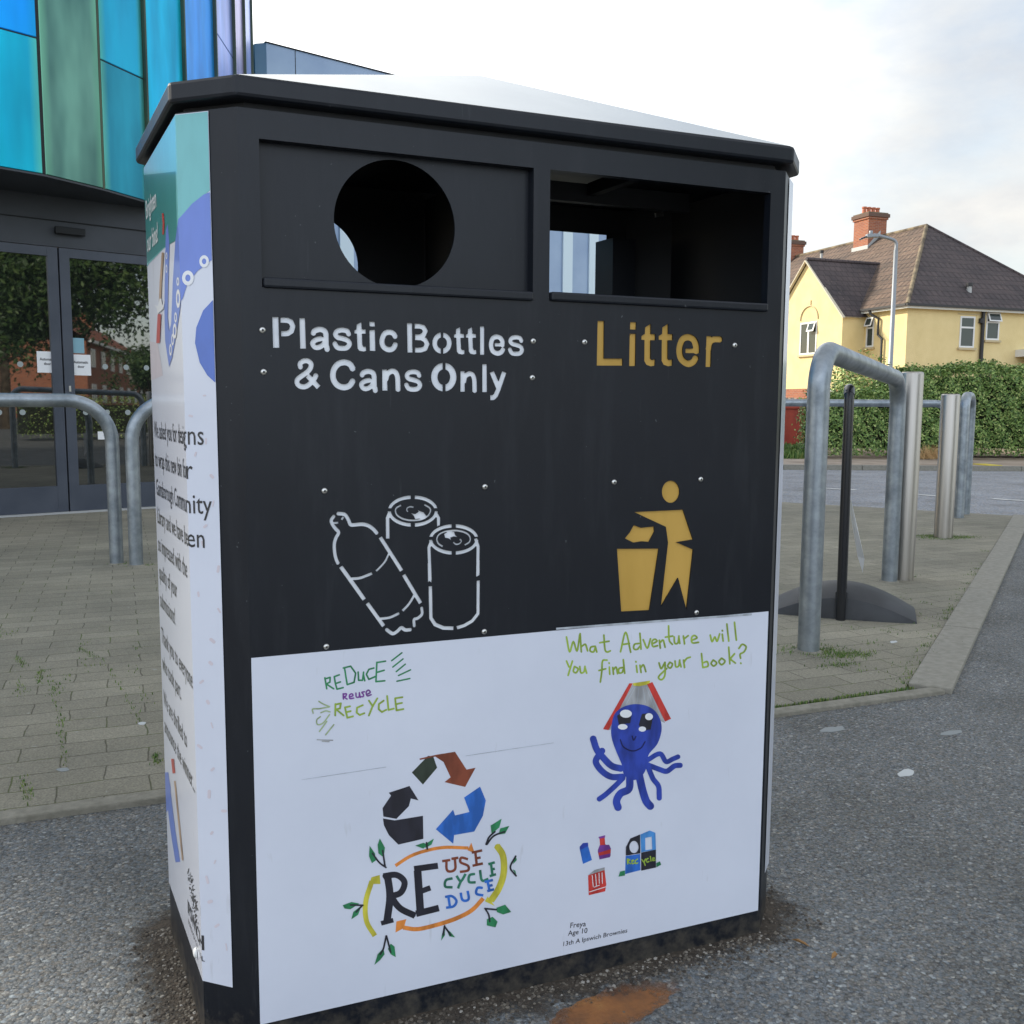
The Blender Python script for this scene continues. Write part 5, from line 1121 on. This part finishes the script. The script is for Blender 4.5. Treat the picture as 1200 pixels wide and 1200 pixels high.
# ================================================================== hedges, bush, verge
def leaves(mb, P, N, size, m, jitter=.9):
    """small bent leaf quads at points P facing roughly N"""
    n = len(P); T = rng.normal(size=(n, 3)); Nn = N+rng.normal(size=(n, 3))*jitter*.6; Nn /= np.linalg.norm(Nn, axis=1)[:, None]
    T -= (T*Nn).sum(1)[:, None]*Nn; T /= np.linalg.norm(T, axis=1)[:, None]; Bn = np.cross(Nn, T); s = size*rng.uniform(.6, 1.35, (n, 1))
    V = np.stack([P-T*s, P+Bn*s*.48+Nn*s*.12, P+T*s, P-Bn*s*.48+Nn*s*.12], 1).reshape(-1, 3); k = len(mb.v)
    mb.v += [tuple(v) for v in V.tolist()]; i = mb.mi(m); mb.f += [[k+4*j, k+4*j+1, k+4*j+2, k+4*j+3] for j in range(n)]; mb.m += [i]*n; mb.sm += [False]*n
def hedge(name, a, b, th, h0, h1, dens, lab, z0=.06):
    a = np.array(a, float); b = np.array(b, float); L = np.linalg.norm(b-a); d = (b-a)/L; n_ = np.array([d[1], -d[0]])   # n_ faces the camera side
    if n_@(CAM[:2]-a) < 0: n_ = -n_
    t = empty(name, ((a[0]+b[0])/2, (a[1]+b[1])/2, 0)); tagp(t, lab, 'hedge', 'clipped garden hedges across the road'); O = np.array([(a[0]+b[0])/2, (a[1]+b[1])/2, 0])
    H = lambda s: h0+(h1-h0)*s/L+.05*np.sin(s*1.7)+.03*np.sin(s*5.1+1)
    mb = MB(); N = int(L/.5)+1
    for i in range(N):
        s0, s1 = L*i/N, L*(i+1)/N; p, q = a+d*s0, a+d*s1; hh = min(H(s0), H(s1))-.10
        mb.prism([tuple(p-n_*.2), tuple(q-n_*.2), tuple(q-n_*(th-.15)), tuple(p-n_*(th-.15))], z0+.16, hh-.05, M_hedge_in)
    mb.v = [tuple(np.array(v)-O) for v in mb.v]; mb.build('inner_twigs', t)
    mb = MB()
    nf = int(L*h1*dens); s = rng.uniform(0, L, nf); hz = H(s); z = z0+.04+(hz-z0-.04)*rng.uniform(0, 1, nf)**.9; lump = .05*np.sin(s*3+z*2)+.04*np.sin(s*7.3-z*5)+.03*np.sin(s*17+z*11)
    dep = -.02+lump-rng.exponential(.035, nf)-np.clip((z-hz+.15), 0, 1)*.5-np.clip(.30-z, 0, 1)*.35
    P = np.stack([a[0]+d[0]*s+n_[0]*dep, a[1]+d[1]*s+n_[1]*dep, z], 1); leaves(mb, P, np.tile([n_[0], n_[1], .35], (nf, 1)), .026, M_hedge)
    nt_ = int(L*th*dens*.8); s = rng.uniform(0, L, nt_); w = rng.uniform(0, th, nt_); z = H(s)-.02+rng.normal(0, .03, nt_)+.05*np.sin(s*9+w*4)-np.clip(.12-w, 0, 1)*.5
    P = np.stack([a[0]+d[0]*s-n_[0]*w, a[1]+d[1]*s-n_[1]*w, z], 1); leaves(mb, P, np.tile([0, 0, 1.0], (nt_, 1)), .030, M_hedge)
    # stray shoots on top
    ns = int(L*14); s = rng.uniform(0, L, ns); w = rng.uniform(0, th, ns)
    for q in range(5):
        z = H(s)+.02*q+rng.normal(0, .012, ns); P = np.stack([a[0]+d[0]*s-n_[0]*w, a[1]+d[1]*s-n_[1]*w, z], 1)+rng.normal(0, .012, (ns, 3)); leaves(mb, P, rng.normal(size=(ns, 3)), .024, M_hedge)
    ne = int(th*h0*dens)
    for e_ in (a, b):
        w = rng.uniform(0, th, ne); z = rng.uniform(z0+.1, h0-.03, ne); P = np.stack([e_[0]-n_[0]*w+rng.normal(0, .05, ne), e_[1]-n_[1]*w+rng.normal(0, .05, ne), z], 1); sg = -1 if e_ is a else 1
        leaves(mb, P, np.tile([d[0]*sg, d[1]*sg, .3], (ne, 1)), .026, M_hedge)
    mb.v = [tuple(v) for v in (np.array(mb.v)-O).tolist()]; mb.build('foliage', t); return t
HA = onZ(951, 541)[:2]; HM = onZ(1058, 541)[:2]; HE = onZ(1205, 541.5)[:2]; hdv = (HE-HM)/np.linalg.norm(HE-HM)
hedge('hedge', HA, HM, .5, 1.08, 1.16, 2600, 'lower clipped green hedge left of the steel bollards')
hedge('hedge', HM+hdv*.03, HM+hdv*9, 1.2, 1.49, 1.95, 2600, 'taller clipped green hedge under the yellow end wall')
def bush(name, c, r, h, n, lab, m=M_hedge, size=.05):
    t = empty(name, (c[0], c[1], c[2])); tagp(t, lab, 'bush'); mb = MB(); u_ = rng.normal(size=(n, 3)); u_ /= np.linalg.norm(u_, axis=1)[:, None]; u_[:, 2] = np.abs(u_[:, 2])
    rr = rng.uniform(.45, 1, (n, 1))**.5*(1+.25*np.sin(u_[:, :1]*7+u_[:, 1:2]*5)); P = u_*rr*np.array([r, r, h]); leaves(mb, P, u_, size, m); mb.build('foliage', t)
    mb = MB()
    for k in range(7): a = 2*pi*k/7; mb.tube([(0, 0, 0), (r*.3*cos(a), r*.3*sin(a), h*.4), (r*.6*cos(a), r*.6*sin(a), h*.75)], [.03, .02, .008], M_bark, 7)
    mb.build('branches', t)
bc = CAM+ray(1006, 450)*(25/(ray(1006, 450)@_f)); bush('bush', (bc[0], bc[1], .06), 1.15, 1.95, 9000, 'leafy shrub growing in the corner of the yellow house')
gp = []
for _ in range(900):
    p = onZ(rng.uniform(905, 946), rng.uniform(529, 542)); gp.append((p[0], p[1], .05, .05, .03))
mb = MB()
o = tufts('verge_grass', gp, M_grass, .05, .16, 75, kind='stuff', label='strip of rough grass left of the hedge')
o.location.z = .05
dz = MB()
for _ in range(420):
    p = onZ(1090+rng.normal(0, 7), 541.5+rng.normal(0, .8)); a = rng.uniform(0, 2*pi); h = rng.uniform(.05, .28); d = np.array([cos(a), sin(a)])*h*.6
    dz.add([(p[0], p[1], .07), (p[0]+.012, p[1], .07), (p[0]+d[0]+.006, p[1]+d[1], .07+h)], [(0, 1, 2)], mat('dry_grass', (.48, .30, .13), .8))
tagp(dz.build('grass_tuft'), 'tuft of dry orange grass at the hedge foot', 'grass tuft')
yb = onZ(1172, 552); mb = MB(); mb.prism([(yb[0]-.12, yb[1]+.10), (yb[0]+.06, yb[1]+.02), (yb[0]+.16, yb[1]+.40), (yb[0]-.02, yb[1]+.48)], .07, .082, mat('yellow_paint', (.62, .50, .05), .7)); tagp(mb.build('yellow_cover'), 'small yellow patch on the far kerb', 'cover')

# ================================================================== yellow house
KH = CAM+ray(1064, 357)*(38/(ray(1064, 357)@_f)); HROT = radians(-2.8376)
HOUSE = empty('yellow_house', (KH[0], KH[1], 0), HROT); tagp(HOUSE, 'yellow rendered house with brown tiled hipped roof across the road', 'house')
EZ = 4.93; WH = 9.25; GX = -1.15; GU0, GU1, GA, GZ = 2.46, 7.42, 4.94, 7.22; RU, RZ = 4.35, 9.05; LH = 15.0; BR = 1.74
mb = MB()
mb.box((0, 0, BR), (WH, LH, EZ), M_yellow); mb.build('wall', HOUSE)
mb = MB(); mb.box((.01, .01, 0), (WH-.01, LH-.01, BR), M_brick); mb.box((GX+.01, GU0+.01, 0), (.01, GU1-.01, BR), M_brick); mb.build('brick_plinth', HOUSE)
mb = MB(); ez2 = 4.74
vs = [(GX, GU0, BR), (GX, GU1, BR), (GX, GU1, ez2), (GX, GA, GZ), (GX, GU0, ez2), (.0, GU0, BR), (.0, GU1, BR), (.0, GU1, ez2), (.0, GA, GZ), (.0, GU0, ez2)]
mb.add(vs, [(0, 4, 3, 2, 1), (0, 5, 9, 4), (1, 2, 7, 6), (0, 1, 6, 5)], M_yellow); mb.build('gable_wall', HOUSE)
# roofs
mb = MB(); ov = .22; sl = (RZ-EZ)/(WH/2); z0 = EZ-.02-ov*sl*.0
A_ = (-ov, -ov, EZ+.04); B_ = (WH+ov, -ov, EZ+.04); C_ = (WH+ov, LH+ov, EZ+.04); D_ = (-ov, LH+ov, EZ+.04); R0 = (WH/2, RU, RZ); R1_ = (WH/2, LH+ov, RZ)
mb.add([A_, B_, R0], [(0, 1, 2)], M_tile_shaded); mb.add([A_, R0, R1_, D_], [(0, 1, 2, 3)], M_tile); mb.add([B_, C_, R1_, R0], [(0, 1, 2, 3)], M_tile); mb.add([D_, R1_, C_], [(0, 1, 2)], M_yellow)
mb.add([A_, B_, C_, D_], [(3, 2, 1, 0)], M_upvc)
ROOF = mb.build('roof', HOUSE)
mb = MB(); gx = GX-.10; sg = (GZ-ez2)/(GA-GU0); ge0 = (gx, GU0-.18, ez2-.18*sg+.10); ge1 = (gx, GU1+.18, ez2-.18*sg+.10); gr = (gx, GA, GZ+.10)
xr = (GZ+.10-EZ-.04)/sl*1.0; RR = (xr+.25, GA, GZ+.10)
mb.add([ge0, (.9, GU0-.18, ge0[2]), RR, gr], [(0, 1, 2, 3)], M_tile_shaded); mb.add([ge1, (.9, GU1+.18, ge1[2]), RR, gr], [(3, 2, 1, 0)], M_tile_shaded)
mb.build('gable_roof', HOUSE)
mb = MB(); mb.beam((gx-.01, GU0-.22, ge0[2]-.06), (gx-.01, GA, GZ+.05), .05, .13, mat('barge_board', (.55, .50, .38), .8), (1, 0, 0)); mb.beam((gx-.01, GU1+.22, ge1[2]-.06), (gx-.01, GA, GZ+.05), .05, .13, MATS['barge_board'], (1, 0, 0)); mb.build('barge_board', HOUSE)
mb = MB(); mb.tube([A_, R0], .085, M_mortar, 8); mb.tube([B_, R0], .07, M_tile_shaded, 8); mb.tube([R0, R1_], .08, M_mortar, 8); mb.tube([(gx, GA, GZ+.12), RR], .09, M_tile_shaded, 8); mb.build('ridge_tiles', HOUSE)
mb = MB(); mb.box((-ov-.02, -ov-.02, EZ-.12), (WH+ov, -ov+.02, EZ+.02), mat('fascia_board', (.66, .66, .60), .6)); mb.box((-ov-.02, -ov+.021, EZ-.12), (-ov+.02, GU0, EZ+.02), MATS['fascia_board']); mb.box((GX-.02, GU0-.05, ez2-.10), (-.25, GU0-.01, ez2+.02), MATS['fascia_board']); mb.build('fascia_board', HOUSE)
mb = MB(); mb.box((-ov-.10, -ov-.12, EZ-.03), (WH+ov, -ov-.021, EZ+.06), M_pipe); mb.box((-ov-.12, -ov-.02, EZ-.03), (-ov-.021, GU0, EZ+.06), M_pipe); mb.build('gutter', HOUSE)
# chimney stack
def chimney(x0, x1, y0, y1, z0, z1, parent, O=(0, 0, 0)):
    mb = MB(); mb.box((x0, y0, z0), (x1, y1, z1-.30), M_brick); c = mb.build('chimney', parent)
    mb = MB(); mb.box((x0-.05, y0-.05, z1-.30), (x1+.05, y1+.05, z1-.20), M_brick); mb.box((x0-.10, y0-.10, z1-.20), (x1+.10, y1+.10, z1-.04), mat('dark_brick', (.13, .08, .06), .9)); mb.box((x0-.04, y0-.04, z1-.04), (x1+.04, y1+.04, z1+.02), M_mortar); mb.build('chimney_cap', c)
    for k in range(4):
        xx = x0+.14+(x1-x0-.28)*(k % 4)/3; mb = MB(); mb.tube([(xx, (y0+y1)/2, z1), (xx, (y0+y1)/2, z1+.26), (xx, (y0+y1)/2, z1+.27), (xx, (y0+y1)/2, z1+.34)], [.105, .09, .115, .115], M_clay, 14, True, False); mb.build('chimney_pot', c)
    return c
CH = chimney(3.95, 5.0, 7.40, 8.45, 7.6, 10.15, HOUSE)
mb = MB(); mb.add([(3.93, 7.38, 8.30), (3.93, 8.47, 8.30), (3.70, 8.55, 8.28), (3.70, 7.30, 8.28)], [(0, 1, 2, 3)], M_lead); mb.box((3.90, 7.34, 8.10), (3.949, 8.50, 8.62), M_lead); mb.add([(3.95, 7.385, 8.3), (4.65, 7.385, 9.05), (4.65, 7.385, 9.35), (3.95, 7.385, 8.62)], [(0, 1, 2, 3)], M_lead); mb.build('flashing', CH)
chimney(4.1, 5.1, 14.0, 14.9, 7.8, 9.9, HOUSE)
def vent(x, y, z, h, r, m):
    mb = MB(); mb.tube([(x, y, z-.15), (x, y, z+h)], r, m, 12); mb.tube([(x, y, z+h), (x, y, z+h+.14)], r*1.4, M_pipe, 12); mb.build('vent_pipe', HOUSE)
vent(3.0, 9.6, 7.75, .75, .07, M_lead)
vent(3.62, .62, 5.58, .32, .10, M_lead)
# windows: n-pane casements; ax 'x' = on the end wall (faces -y), 'y' = on the front wall (faces -x)
def window(ax, p0, p1, z0, z1, const, kind, lab=None):
    def bx(mb, u0, u1, o0, o1, za, zb, m):
        if ax == 'x': mb.box((u0, const-o1, za), (u1, const-o0, zb), m)
        else: mb.box((const-o1, u0, za), (const-o0, u1, zb), m)
    f = .07; mb = MB(); bx(mb, p0, p0+f, -.08, .025, z0, z1, M_upvc); bx(mb, p1-f, p1, -.08, .025, z0, z1, M_upvc); bx(mb, p0+f, p1-f, -.078, .023, z0, z0+f, M_upvc); bx(mb, p0+f, p1-f, -.078, .023, z1-f, z1, M_upvc)
    if kind == 'top': zm = z1-(z1-z0)*.33; bx(mb, p0+f, p1-f, -.078, .023, zm-f, zm, M_upvc)
    if kind == 'pair': pm = (p0+p1)/2; bx(mb, pm-f*.8, pm+f*.8, -.078, .023, z0+f, z1-f, M_upvc)
    wnd = mb.build('window', HOUSE)
    mb = MB(); bx(mb, p0+f, p1-f, -.01, .004, z0+f, z1-f, M_winglass); mb.build('pane', wnd)
    mb = MB(); bx(mb, p0-.08, p1+.08, .0, .09, z0-.09, z0-.002, mat('window_sill', (.52, .43, .26), .8)); mb.build('sill', wnd)
    return wnd
def vent_light(ax, p0, p1, z0, z1, const, w):
    """top-hung light standing open"""
    mb = MB(); g = lambda u, o, z: (u, const-o, z) if ax == 'x' else (const-o, u, z); f = .06; O1 = .13
    for (u0, u1, t0, t1, m) in ((p0, p0+f, 0, 1, M_upvc), (p1-f, p1, 0, 1, M_upvc), (p0+f, p1-f, 0, .14, M_upvc), (p0+f, p1-f, .86, 1, M_upvc), (p0+f, p1-f, .14, .86, M_winglass)):
        a = [g(u, .03+O1*t+th, z1-(z1-z0)*t) for t in (t0, t1) for u in (u0, u1) for th in (0, .03)]
        mb.add(a, [(0, 2, 6, 4), (1, 5, 7, 3), (0, 4, 5, 1), (2, 3, 7, 6), (0, 1, 3, 2), (4, 6, 7, 5)], m)
    mb.build('open_light', w)
w = window('x', 2.64, 3.40, 3.36, 4.62, 0, 'top'); mb = MB(); mb.box((2.50, -.03, 4.68), (3.62, -.001, 4.72), MATS['window_sill']); mb.build('lintel', HOUSE)
w = window('x', 3.98, 4.68, 3.70, 4.83, 0, 'top'); vent_light('x', 4.0, 4.66, 4.45, 4.80, 0, w)
w = window('y', 1.90, 2.36, 3.42, 4.66, 0, 'top'); vent_light('y', 1.92, 2.34, 4.28, 4.64, 0, w)
w = window('y', 4.12, 5.30, 3.22, 4.62, GX, 'pair'); vent_light('y', 4.18, 4.66, 4.2, 4.6, GX, w)
window('y', 2.8, 3.6, 1.2, 1.65, GX, 'pair')
# blind arch over the gable window, key mark
mb = MB(); ar = [(GX-.02, 4.70+.62*cos(t), 4.72+.62*sin(t)*.95) for t in np.linspace(0, pi, 20)]; mb.tube(ar, .03, MATS['window_sill'], 6); mb.tube([(GX-.02, 4.62, 5.3), (GX-.02, 4.62, 5.55)], .02, MATS['window_sill'], 6); mb.build('blind_arch', HOUSE)
mb = MB(); mb.tube([(3.74, -.09, 4.95), (3.74, -.09, .3)], .075, M_pipe, 10); mb.tube([(3.66, -.09, 4.55), (3.66, -.09, 4.36)], .11, M_pipe, 10); mb.build('downpipe', HOUSE)
mb = MB(); mb.tube([(-.28, 1.9, 4.9), (-.26, 1.85, 4.75), (-.09, 1.55, 4.55), (-.09, 1.55, 3.9), (-.09, 1.3, 3.72), (-.09, 1.3, .4)], .05, M_pipe, 8); mb.build('downpipe', HOUSE)
mb = MB(); mb.box((5.62, -.7, 3.05), (7.1, -.001, 3.34), M_upvc); mb.box((5.75, -.72, 2.2), (6.95, -.701, 3.2), M_winglass); mb.build('porch_canopy', HOUSE)
# neighbouring terrace beyond the gable, seen as a sliver of roof
# ================================================================== street lamp, skip
lb = CAM+ray(1050.5, 282)*(26/(ray(1050.5, 282)@_f)); LT = empty('street_lamp', (lb[0], lb[1], 0)); tagp(LT, 'slim grey street lamp with a short arm in front of the yellow house', 'street lamp')
hz_ = lb[2]; ae = CAM+ray(1019, 276)*(26/(ray(1019, 276)@_f))-np.array([lb[0], lb[1], 0]); ad = Vector((ae[0], ae[1], 0))
MB().tube([(0, 0, 0), (0, 0, 1.4), (0, 0, 1.42), (0, 0, hz_-.25)], [.09, .09, .062, .055], M_lamp, 16).build('column', LT)
MB().tube(smooth_pts([(0, 0, hz_-.25), (0, 0, hz_-.08), tuple(ad*.12+Vector((0, 0, hz_+.02))), tuple(ad*.5+Vector((0, 0, hz_+.10))), tuple(ad*.85+Vector((0, 0, hz_+.15)))]), .045, M_lamp, 12).build('arm', LT)
mb = MB(); d = ad.normalized(); p0 = ad*.70+Vector((0, 0, hz_+.13)); mb.beam(p0, ad*1.12+Vector((0, 0, hz_+.12)), .17, .09, M_lamp); mb.beam(ad*1.12+Vector((0, 0, hz_+.10)), ad*1.35+Vector((0, 0, hz_+.03)), .13, .05, M_pipe); mb.tube([tuple(ad*.95+Vector((0, 0, hz_+.16))), tuple(ad*.95+Vector((0, 0, hz_+.26)))], .05, M_lamp, 10); mb.build('lamp_head', LT, bevel=.01)
sk0 = CAM+ray(921, 500)*(21/(ray(916, 500)@_f)); SK = empty('skip', (sk0[0], sk0[1], .06), radians(-10)); tagp(SK, 'red rubble skip half hidden behind the bin', 'skip')
mb = MB(); L1, L2, w, h = 1.5, .85, .75, .85
vs = [(-L2, -w, 0), (L2, -w, 0), (L2, w, 0), (-L2, w, 0), (-L1-.3, -w, h), (.38, -w, h), (.38, w, h), (-L1-.3, w, h)]; vs[1] = (.72, -w, 0); vs[2] = (.72, w, 0); vs = [(x-.15 if z == 0 else x, y, z) for x, y, z in vs]
mb.add(vs, [(0, 3, 2, 1), (0, 1, 5, 4), (1, 2, 6, 5), (2, 3, 7, 6), (3, 0, 4, 7)], M_skip); mb.build('body', SK)
mb = MB(); mb.beam((-L1-.3, -w, h), (.38, -w, h), .07, .07, M_skip); mb.beam((.38, -w, h), (.38, w, h), .07, .07, M_skip); mb.beam((.05, -w-.02, h), (.40, -w-.02, .05), .05, .06, M_pipe, (0, 1, 0)); mb.build('rim', SK)
mb = MB()
for _ in range(160):
    x, y = rng.uniform(-1.6, .3), rng.uniform(-.7, .7); r = rng.uniform(.05, .14); z = h+rng.uniform(-.05, .18)*(1-abs(y)); q = rng.normal(size=(8, 3))*.15+np.array([[a, b, c] for a in (-1, 1) for b in (-1, 1) for c in (-1, 1)])*.6
    mb.add([(x+u_[0]*r, y+u_[1]*r, z+u_[2]*r*.6) for u_ in q], [(0, 1, 3, 2), (4, 6, 7, 5), (0, 4, 5, 1), (2, 3, 7, 6), (0, 2, 6, 4), (1, 5, 7, 3)], M_rubble)
tagp(mb.build('rubble_pile'), 'broken rubble heaped in the red skip', 'rubble', kind='stuff').location = SK.location; bpy.data.objects['rubble_pile'].rotation_euler = SK.rotation_euler

# ================================================================== what the glass doors reflect (behind the photographer)
az0 = radians(146); base = np.array([-.4, 7.2]); rd = np.array([sin(az0), cos(az0)]); rp = np.array([-rd[1], rd[0]])
def mir(px, D):
    a_ = radians(146.0)-math.atan2(ray(px, 420)[0], ray(px, 420)[1]); return base+np.array([sin(a_), cos(a_)])*D
TP1, TP2 = mir(88, 58), mir(172, 92); tv = (TP2-TP1)/np.linalg.norm(TP2-TP1); tnn = np.array([tv[1], -tv[0]])
if tnn@(base-TP1) < 0: tv, TP1, TP2 = -tv, TP2, TP1
TC = (TP1+TP2)/2
TER = empty('brick_terrace', (TC[0], TC[1], 0), math.atan2(tv[1], tv[0])); tagp(TER, 'red brick terrace with orange roofs reflected in the glass doors', 'terrace')
mb = MB(); mb.box((-16, 0, 0), (16, 8, 4.9), M_brick); mb.build('wall', TER)
mb = MB(); mb.box((-16, -.03, 2.7), (-3, 0, 4.9), mat('cream_render', (.62, .56, .44), .9)); mb.build('rendered_bay', TER)
mb = MB(); m_or = mat('orange_roof_tile', rough=.85, build=tile_build((.30, .10, .05), (.24, .08, .045), (.2, .16, .09)))
mb.add([(-16.3, -.3, 4.9), (16.3, -.3, 4.9), (16.3, 4, 7.6), (-16.3, 4, 7.6)], [(0, 1, 2, 3)], m_or); mb.add([(-16.3, 8.3, 4.9), (16.3, 8.3, 4.9), (16.3, 4, 7.6), (-16.3, 4, 7.6)], [(3, 2, 1, 0)], m_or); mb.build('roof', TER)
mb = MB(); mb.box((-16.3, -.42, 4.8), (16.3, -.29, 4.98), M_upvc); mb.build('gutter', TER)
for x in (-9, -1.5, 1.2, 7): 
    mb = MB(); mb.box((x, 3.4, 6.8), (x+1.1, 4.6, 8.7), M_brick); mb.box((x-.1, 3.3, 8.5), (x+1.2, 4.7, 8.62), M_brick); mb.box((x+.15, 3.8, 8.62), (x+.4, 4.1, 9.0), M_clay); mb.box((x+.65, 3.8, 8.62), (x+.9, 4.1, 9.0), M_clay); mb.build('chimney', TER)
for x in range(-14, 15, 4):
    for z in (1.0, 3.3):
        mb = MB(); mb.box((x-.8, -.08, z), (x+.8, -.04, z+1.2), M_upvc); wo = mb.build('window', TER)
        mb = MB(); mb.box((x-.7, -.10, z+.1), (x-.05, -.085, z+1.1), M_winglass); mb.box((x+.05, -.10, z+.1), (x+.7, -.085, z+1.1), M_winglass); mb.build('pane', wo)
def tree(c, h, r, n, lab, spread=.75):
    t = empty('tree', (c[0], c[1], 0)); tagp(t, lab, 'tree', 'trees behind the photographer'); mb = MB()
    mb.tube([(0, 0, 0), (.05, .02, h*.25), (.0, .1, h*.5), (.1, 0, h*.8)], [.22, .16, .11, .04], M_bark, 12)
    for k in range(9): a = k*2.4; z = h*(.3+.05*k); mb.tube([(0, 0, z), (r*.4*cos(a), r*.4*sin(a), z+h*.12), (r*.8*cos(a), r*.8*sin(a), z+h*.2)], [.07, .04, .012], M_bark, 7)
    mb.build('trunk', t); mb = MB(); cl = rng.normal(size=(46, 3))*np.array([r*.45, r*.45, h*.14])+np.array([0, 0, h*.66]); P = cl[rng.integers(0, 46, n)]+rng.normal(size=(n, 3))*r*.17
    leaves(mb, P, rng.normal(size=(n, 3)), .09, M_treeleaf); mb.build('crown', t)
def at(az, d): a = radians(az); return base+np.array([sin(a), cos(a)])*d
tree(at(149.8, 21), 7.0, 2.4, 16000, 'broad green tree nearest the library, reflected in the left door')
tree(at(140.5, 24), 10.4, 3.0, 13000, 'tall green tree overhanging the terrace reflection')
tree(at(153, 30), 7.5, 3.4, 14000, 'tall green tree left of the terrace reflection')
tree(at(144, 44), 4.2, 1.5, 6000, 'small dark conifer-like tree before the brick terrace')
hb = at(152, 17); hb2 = at(139, 19)
hedge('hedge', hb, hb2, 1.0, 1.0, 1.1, 260, 'low hedge behind the photographer seen only as a reflection', 0.0)
